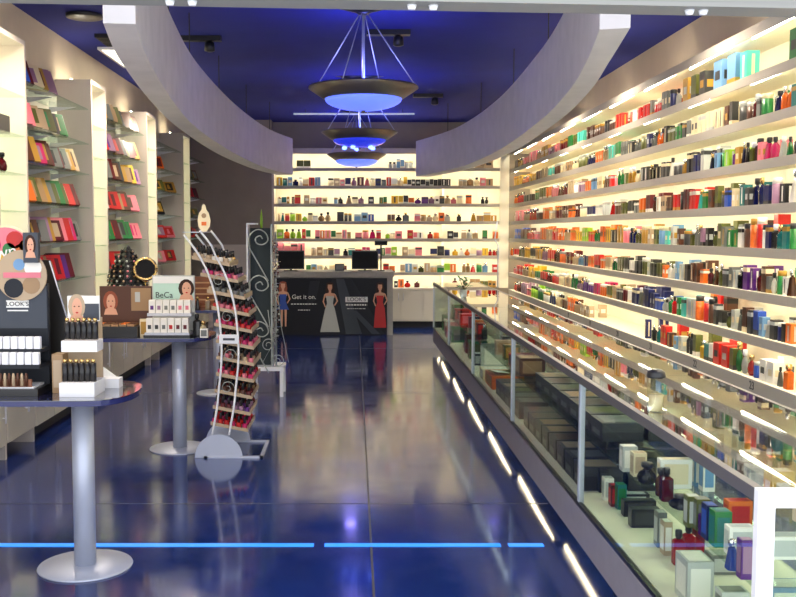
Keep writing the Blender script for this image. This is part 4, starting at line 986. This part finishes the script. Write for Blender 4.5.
x, y = atz(57, 394, TT); carton('skincare_box', 'narrow brown and grey carton between the two makeup displays', x, y + .06, TT, .055, .09, .20, 'tan', 'beige', grp='boxes on the first table')
x, y = aty(56, 378, 5.1)[0] + .02, 5.17; carton('cream_box', 'small white labelled box behind the mascara display', x, y, TT, .07, .05, .27, 'white', 'grey', grp='boxes on the first table')
t = thing('brochure_holder', 'small white brochure holder at the rounded end of the table', 'holder', (-1.30, 5.0, TT))
m = MB(); m.box(-.065, .065, -.05, .03, 0, .05, 'paleframe'); m.build('tray', t)
m = MB(); m.add([(-.065, .03, .05), (.03, .03, .05), (-.065, .03, .12), (-.065, .04, .05), (.03, .04, .05), (-.065, .04, .12)], [(0, 1, 2), (5, 4, 3), (0, 2, 5, 3), (1, 4, 5, 2), (0, 3, 4, 1)], 'ink'); m.build('card', t)
# black easel board behind
x, y = atz(70, 372, TT)
t = thing('easel_board', 'black slanted board leaning behind the makeup stand', 'board', (-1.55, 5.02, TT))
m = MB(); m.add([(-.17, 0, 0), (.13, 0, 0), (-.08, .07, .67), (-.15, .07, .67), (-.17, .015, 0), (.13, .015, 0), (-.08, .085, .67), (-.15, .085, .67)],
                [(0, 1, 2, 3), (7, 6, 5, 4), (0, 4, 5, 1), (1, 5, 6, 2), (2, 6, 7, 3), (3, 7, 4, 0)], 'c_black'); m.build('board_face', t)
m = MB(); m.tube([(.13, -.003, .01), (-.08, .067, .665)], .004, 'silver', 6); m.build('edge_strip', t)

# ---- second table
Y2 = 7.45
def X2(px, y=Y2): return aty(px, 320, y)[0]
def Z2(py, y=Y2): return aty(170, py, y)[1]
t = thing('blemish_display', 'white display of small lip gloss boxes under a mint header card', 'cosmetics display', (X2(171), Y2, TT))
ox = X2(171)
m = MB(); m.box(X2(150) - ox, X2(193) - ox, .10, .112, 0, Z2(276) - TT, 'c_silver'); m.box(X2(151) - ox, X2(192) - ox, .098, .10, Z2(300) - TT, Z2(277) - TT, 'mint')
m.box(X2(151) - ox, X2(192) - ox, .0965, .098, Z2(284) - TT, Z2(277) - TT, 'ink')
portrait(m, X2(175) - ox, X2(194) - ox, Z2(301) - TT, Z2(279) - TT, .096, 'hair'); m.build('header_card', t)
text('BeCa', .065, (X2(162) - ox, .094, Z2(296) - TT), FACE, 'midprint', t)
for q, (za, zb, yy, cs) in enumerate(((313, 300, .02, ['purple', 'mauve', 'grey', 'grey', 'pink', 'pink']), (331, 317, -.08, ['charcoal', 'charcoal', 'grey', 'red', 'maroon', 'maroon']))):
    m = MB(); m.box(X2(148) - ox, X2(192) - ox, yy - .05, .10, max(0, Z2(za + 3) - TT), Z2(za) - TT, 'alu'); m.build('tier', t)
    for j in range(6):
        xa = X2(149.5 + j * 7) - ox; xb = xa + .049
        m = MB(); m.box(xa, xb, yy - .04, yy + .02, Z2(za) - TT, Z2(zb) - TT, 'c_white'); m.box(xa + .012, xb - .012, yy - .042, yy - .04, Z2(za - 3.5) - TT, Z2(za - 7.5) - TT, 'c_' + cs[j]); m.build('gloss_box', t)
m = MB(); m.box(X2(147) - ox, X2(193) - ox, -.14, .11, 0, .022, 'black'); m.build('base', t)
x = X2(196); flask('toner_bottle', 'dark bottle standing beside the mint header display', x, 7.5, TT, .07, .06, .17, 'charcoal', 'capblack', 0, grp='bottles on the second table')
x = X2(203); flask('lotion_bottle', 'small pale bottle at the rounded end of the second table', x, 7.46, TT, .06, .05, .12, 'cream', 'capgold', 1, grp='bottles on the second table')
x = X2(206); carton('sample_box', 'small white sample box at the end of the second table', x, 7.36, TT, .06, .05, .07, 'white', 'grey', grp='boxes on the second table')
# palette display with portrait board
t = thing('palette_display', 'brown bronzer palette display with a portrait board behind', 'cosmetics display', (X2(118), Y2, TT)); ox = X2(118)
m = MB(); m.box(X2(96) - ox, X2(149) - ox, .12, .135, 0, Z2(287) - TT, 'c_brown'); m.box(X2(128) - ox, X2(148) - ox, .116, .12, Z2(312) - TT, Z2(289) - TT, 'c_tan')
portrait(m, X2(98) - ox, X2(116) - ox, Z2(316) - TT, Z2(291) - TT, .12, 'redhair'); m.box(X2(132) - ox, X2(137) - ox, .114, .116, Z2(303) - TT, Z2(293) - TT, 'c_silver'); m.build('portrait_board', t)
m = MB(); m.box(X2(96) - ox, X2(140) - ox, -.1, .1, 0, .085, 'black'); m.build('base', t)
for j in range(5):
    m = MB(); xa = X2(97.5 + j * 8) - ox; m.box(xa, xa + .055, -.08, .08, .085, .10, 'c_tan' if j % 2 else 'tan', Matrix.Translation((0, 0, 0))); m.box(xa + .006, xa + .049, -.07, .07, .10, .103, 'c_brown' if j % 3 else 'c_orange'); m.build('powder_pan', t)
x = X2(144.5); carton('compact_case', 'upright gold compact case beside the bronzer palette', x, 7.42, TT, .055, .03, .14, 'cream', 'gold', grp='boxes on the second table')
# third table goods: lipstick pyramid, ring mirror, wood tray
t = thing('lipstick_pyramid', 'black honeycomb pyramid of lipsticks on the last table', 'lipstick stand', (-2.43, 10.2, TT))
k_ = 0
m = MB(); m.rings([(0, .21, .18), (.36, .21, .18), (.40, .19, .16), (.66, .03, .03), (.68, .01, .01)], 'black', 6, smooth=False); m.build('core', t)
for r in range(12):
    z = .04 + r * .052; rr = .215 if z < .36 else .215 * (1 - (z - .36) / .36) + .01
    n = max(3, int(2 * PI * rr / .075))
    for j in range(n):
        a = 2 * PI * (j + (r % 2) * .5) / n
        if math.sin(a) > .35: continue
        T = Matrix.Translation((rr * math.cos(a), rr * .86 * math.sin(a), z)) @ Matrix.Rotation(a, 4, 'Z') @ Matrix.Rotation(PI / 2 - .25, 4, 'Y')
        m = MB(); m.rings([(-.045, .024, .024), (.0, .026, .026)], 'black', 6, T=T, smooth=False)
        m.rings([(.0, .012, .012), (.006, .012, .012)], 'c_' + random.choice(['beige', 'maroon', 'tan', 'silver', 'pink', 'brown']), 8, T=T); m.build('lipstick', t)
t = thing('ring_mirror', 'round gold rimmed table mirror tilted on its stand', 'mirror', (-2.20, 10.02, TT))
m = MB(); m.rings([(0, .07, .07), (.01, .07, .07), (.02, .015, .015)], 'gold', 20); m.build('base', t)
m = MB(); m.tube([(0, 0, .01), (0, 0, .32)], .01, 'gold'); m.build('stem', t)
T = Matrix.Translation((0, 0, .43)) @ Matrix.Rotation(math.radians(78), 4, 'X') @ Matrix.Rotation(.2, 4, 'Y')
m = MB(); m.tube([T @ Vector((.112 * math.cos(2 * PI * k / 32), .112 * math.sin(2 * PI * k / 32), 0)) for k in range(33)], .017, 'gold', 8); m.build('rim', t)
m = MB(); m.rings([(-.006, .108, .108), (.006, .108, .108)], 'screen', 32, T=T, smooth=False); m.build('dark_reflection_face', t)  # dark colour stands in for the reflection in the mirror
t = thing('sunglass_tray', 'long dark wooden tray lying on the last table', 'tray', (-1.75, 10.3, TT))
m = MB(); m.box(-.32, .30, -.12, .16, 0, .02, 'wood'); m.box(-.32, .30, .14, .16, .02, .33, 'wood'); m.build('body', t)
for j in range(4): m = MB(); m.box(-.31, .29, .04 - .03 * j, .06 - .03 * j, .26 - .06 * j, .275 - .06 * j, 'tan'); m.box(-.32, -.30, .04 - .03 * j, .15, .26 - .06 * j, .275 - .06 * j, 'tan'); m.build('ledge', t)
for j, (dx, c, sh_) in enumerate(((-.25, 'grey', 0), (-.14, 'maroon', 1), (-.03, 'brown', 2), (.08, 'charcoal', 3), (.19, 'beige', 0))):
    flask('perfume_tester', '%s perfume tester standing before the dark wooden tray' % ['grey square', 'dark red round', 'brown flask shaped', 'charcoal tapered', 'beige square'][j], -1.75 + dx, 10.11, TT, .07, .05, .13, c, 'capgold', sh_, grp='testers on the last table')

# ---------------------------------------------------------------- curved nail polish rack
YN, YF = 7.27, 7.83
t = thing('nail_polish_rack', 'curved silver rack of eleven nail polish trays on half disc feet', 'rack', (0, 0, 0))
RC = [(-1.045, .02), (-1.10, .18), (-1.062, .38), (-1.043, .545), (-1.022, .75), (-1.022, .93), (-1.047, 1.18), (-1.105, 1.40), (-1.19, 1.58), (-1.30, 1.73)]
def railx(z):
    for (xa, za), (xb, zb) in zip(RC, RC[1:]):
        if z <= zb: return xa + (xb - xa) * (z - za) / (zb - za)
    return RC[-1][0]
def smooth(P, n=5):
    o = []
    for i in range(len(P) - 1):
        p0 = P[max(i - 1, 0)]; p1 = P[i]; p2 = P[i + 1]; p3 = P[min(i + 2, len(P) - 1)]
        for k in range(n):
            t_ = k / n; o.append(tuple(.5 * ((2 * b) + (c - a) * t_ + (2 * a - 5 * b + 4 * c - d) * t_ * t_ + (-a + 3 * b - 3 * c + d) * t_ ** 3) for a, b, c, d in zip(p0, p1, p2, p3)))
    return o + [P[-1]]
for y in (YN, YF):
    for ox in (0, .13):
        m = MB(); m.tube([(x + ox * (1 - .1 * max(0, z - 1.2)), y, z + (.03 if ox else 0) * (z > 1.6)) for x, z in smooth(RC[1:])], .0085, 'paleframe'); m.build('rail', t)
    m = MB(); pts = [(.185 * math.cos(PI * k / 24), .185 * math.sin(PI * k / 24)) for k in range(25)]
    m.slab([(-1.05 + a, b + .002) for a, b in pts], lambda u, w_, t_, y=y: (u, y - .004 + t_, w_), .008, 'silver'); m.build('half_disc', t)
m = MB()
for a, b in (((-1.15, YN), (-.72, YN)), ((-1.15, YF), (-.72, YF)), ((-.72, YN), (-.72, YF)), ((-1.15, YN), (-1.15, YF))):
    x0, x1 = sorted((a[0], b[0])); y0, y1 = sorted((a[1], b[1])); m.box(x0 - .012, x1 + .012, y0 - .012, y1 + .012, .0, .016, 'silver')
m.build('base_frame', t)
m = MB(); m.box(-1.31, -1.165, YN - .01, YF + .01, 1.745, 1.752, 'silver'); m.build('top_bar', t)
m = MB(); m.box(-1.035, -.885, YN - .022, YN - .012, .895, .965, 'paleframe'); sp = m.build('sign_plate', t)
B(-1.005, -.915, YN - .0235, YN - .022, .920, .938, 'greyprint').build('print', sp)
# scroll wires between the rails
def spiral(cx, cz, r0, turns, y, sgn=1, n=26, a0=0):
    return [(cx + sgn * r0 * (1 - .78 * k / n) * math.cos(a0 + 2 * PI * turns * k / n), y, cz + r0 * (1 - .78 * k / n) * math.sin(a0 + 2 * PI * turns * k / n)) for k in range(n + 1)]
for z in (.55, .80, 1.10, 1.38):
    m = MB(); m.tube(spiral(railx(z) + .065, z, .055, 1.3, YN - .004), .003, 'iron', 5); m.build('scroll', t)
NCOL = [['gold', 'beige', 'white'], ['pink', 'magenta', 'mauve'], ['grey', 'silver', 'beige'], ['red', 'pink', 'maroon'], ['magenta', 'red', 'pink'], ['red', 'magenta', 'pink'], ['brown', 'pink', 'beige'], ['red', 'pink', 'magenta'], ['tan', 'brown', 'maroon'], ['purple', 'mauve', 'maroon'], ['red', 'magenta', 'red']]
polishes = {}
def polish_mesh(c):
    if c not in polishes:
        m = MB(); m.rings([(0, .017, .017), (.002, .019, .019), (.036, .019, .019), (.042, .010, .010)], 'c_' + c, 8, 3, smooth=False)
        m.rings([(.042, .012, .012), (.088, .009, .009), (.092, .006, .006)], 'black', 8); polishes[c] = m.mesh('nail_polish')
    return polishes[c]
TZN = [1.60 - .1285 * k for k in range(11)]
NX, NY, DX = 6, 4, .047
for r, z in enumerate(TZN):
    x = railx(z) - .035
    m = MB()
    for q in range(NX): m.box(x + q * DX, x + (q + 1) * DX, YN + .012, YF - .012, z - .055 - q * .009, z - .049 - q * .009, 'alu')
    m.box(x + NX * DX, x + NX * DX + .004, YN + .012, YF - .012, z - .058 - NX * .009, z - .018 - NX * .009, 'c_beige')
    for y in (YN + .010, YF - .014): m.slab([(x - .004, z - .030), (x - .004, z - .058), (x + NX * DX + .004, z - .060 - NX * .009), (x + NX * DX + .004, z - .034 - NX * .009)], lambda u, w_, t_, y=y: (u, y + t_, w_), .003, 'c_beige')
    m.build('tray', t)
for r, z in enumerate(TZN):
    x = railx(z) - .035
    for q in range(NX):
        for j in range(NY):
            c = random.choice(NCOL[r]); o = bpy.data.objects.new('nail_polish', polish_mesh(c)); C.objects.link(o)
            o.location = (x + (q + .5) * DX, YN + .045 + j * .135, z - .0488 - q * .009)
            tag(o, '%s nail polish, %s along and %s deep from the doorway, %s rack tray' % (cw(c), nth(q + 1), nth(j + 1), nth(r + 1)), 'nail polish', 'nail polish bottles on the curved rack')
# topper
t = thing('bottle_topper', 'cream flask shaped cutout standing on top of the nail rack', 'ornament', (-1.22, 7.76, 1.7525))
m = MB(); pts = [(-.018, 0), (.018, 0), (.045, .04), (.052, .09), (.04, .15), (.018, .18), (.014, .21), (0, .225), (-.014, .21), (-.018, .18), (-.04, .15), (-.052, .09), (-.045, .04)]
m.slab(pts, lambda u, w_, t_: (u, -t_, w_), .012, 'c_cream'); m.build('body', t)
m = MB(); m.slab([(.02 * math.cos(k * PI / 6), .13 + .02 * math.sin(k * PI / 6)) for k in range(12)], lambda u, w_, t_: (u, -.0125 - t_, w_), .002, 'c_tan'); m.build('print', t); m = MB(); m.slab([(-.02, .05), (.02, .05), (.02, .08), (-.02, .08)], lambda u, w_, t_: (u, -.0125 - t_, w_), .002, 'c_orange'); m.build('print', t)

# ---------------------------------------------------------------- wrought iron jewellery stand
YI = 10.0
t = thing('jewellery_stand', 'tall slate backed wrought iron stand with scrolls on a white legged base', 'jewellery stand', (-.94, YI, 0))
def xi(px): return aty(px, 300, YI)[0] + .94
def zi(py): return aty(265, py, YI)[1]
for px, dy in ((252, 0), (281, 0), (252, .34), (281, .34)):
    m = MB(); m.box(xi(px) - .018, xi(px) + .018, dy, dy + .036, 0, zi(371), 'paleframe'); m.build('leg', t)
m = MB(); m.box(xi(251), xi(283), -.01, .39, zi(371), zi(367), 'paleframe'); m.build('base_top', t)
m = MB(); m.box(xi(249), xi(271), .16, .18, zi(367), zi(228), 'slate'); m.build('board', t)
m = MB()
for px in (247.5, 271.5): m.box(xi(px) - .008, xi(px) + .008, .0, .18, zi(367), zi(224), 'paleframe' if px < 250 else 'iron')
m.box(xi(247), xi(257), .0, .18, zi(224.5), zi(223), 'paleframe'); m.build('frame', t)
CURL = [(268.5, 281), (259, 264), (250.2, 248), (249.2, 240), (252, 233), (259, 229.5), (266, 233), (268.3, 240), (263.5, 244.5), (257.5, 243.5), (256, 238.5), (260.5, 235.8), (263, 239)]
for k in range(3):
    m = MB(); m.tube([(x_, -.010, z_) for x_, z_ in smooth([(xi(a), zi(b + 46 * k)) for a, b in CURL], 4)], .0075, 'iron', 6); m.build('scroll', t)
for s_, px, pz in ((1, 268, 345), (-1, 278, 361)):
    m = MB(); m.tube(spiral(xi(px), zi(pz), .075, 1.6, -.02, s_, 30, 0), .005, 'iron', 6); m.build('scroll', t)
m = MB(); m.tube([(xi(262), -.015, zi(363)), (xi(272), -.015, zi(345)), (xi(268), -.015, zi(310))], .004, 'iron', 6); m.tube([(xi(286), .36, zi(367)), (xi(279), .3, zi(330)), (xi(276), .2, zi(290))], .004, 'iron', 6); m.build('brace', t)
m = MB(); m.tube([(xi(275), .12, zi(367)), (xi(275), .12, zi(232))], .009, 'iron', 8)
for k in range(5): 
    z = zi(240 + 22 * k); m.tube([(xi(271), .12, z), (xi(280), .12, z)], .004, 'chrome', 6)
m.build('spinner_pole', t)
m = MB(); m.rings([(zi(228), .012, .012), (zi(224), .016, .016), (zi(214), .010, .010), (zi(209), .002, .002)], 'c_lime', 8, cx=xi(261), cy=.1); m.build('finial', t)
k = 0
for r in range(5):
    for j in range(3):
        z = zi(238 + 22 * r + 2 * j); px = 271.5 + j * 2.4 + (1 if r % 2 else 0); c = random.choice(['beige', 'charcoal', 'maroon', 'silver', 'brown', 'cream', 'black']); n = random.randrange(6, 9)
        m = MB()
        for b_ in range(n):
            T = Matrix.Translation((math.sin(b_ * 2.3) * .008, math.cos(b_ * 2.1) * .008, -.012 - b_ * .021))
            m.rings([(-.009, .004, .004), (-.004, .011, .011), (.004, .011, .011), (.009, .004, .004)], 'c_' + (c if b_ % 3 else 'silver'), 8, T=T)
        m.tube([(0, 0, 0), (0, 0, -.012 - n * .021)], .0015, 'chrome', 4)
        o = m.build('bead_necklace', None, (-.94 + xi(px), YI + .06 + .03 * j, z))
        tag(o, '%s bead necklace, %s along the %s arm down on the jewellery stand' % (cw(c), nth(j + 1), nth(r + 1)), 'necklace', 'bead necklaces on the jewellery stand')
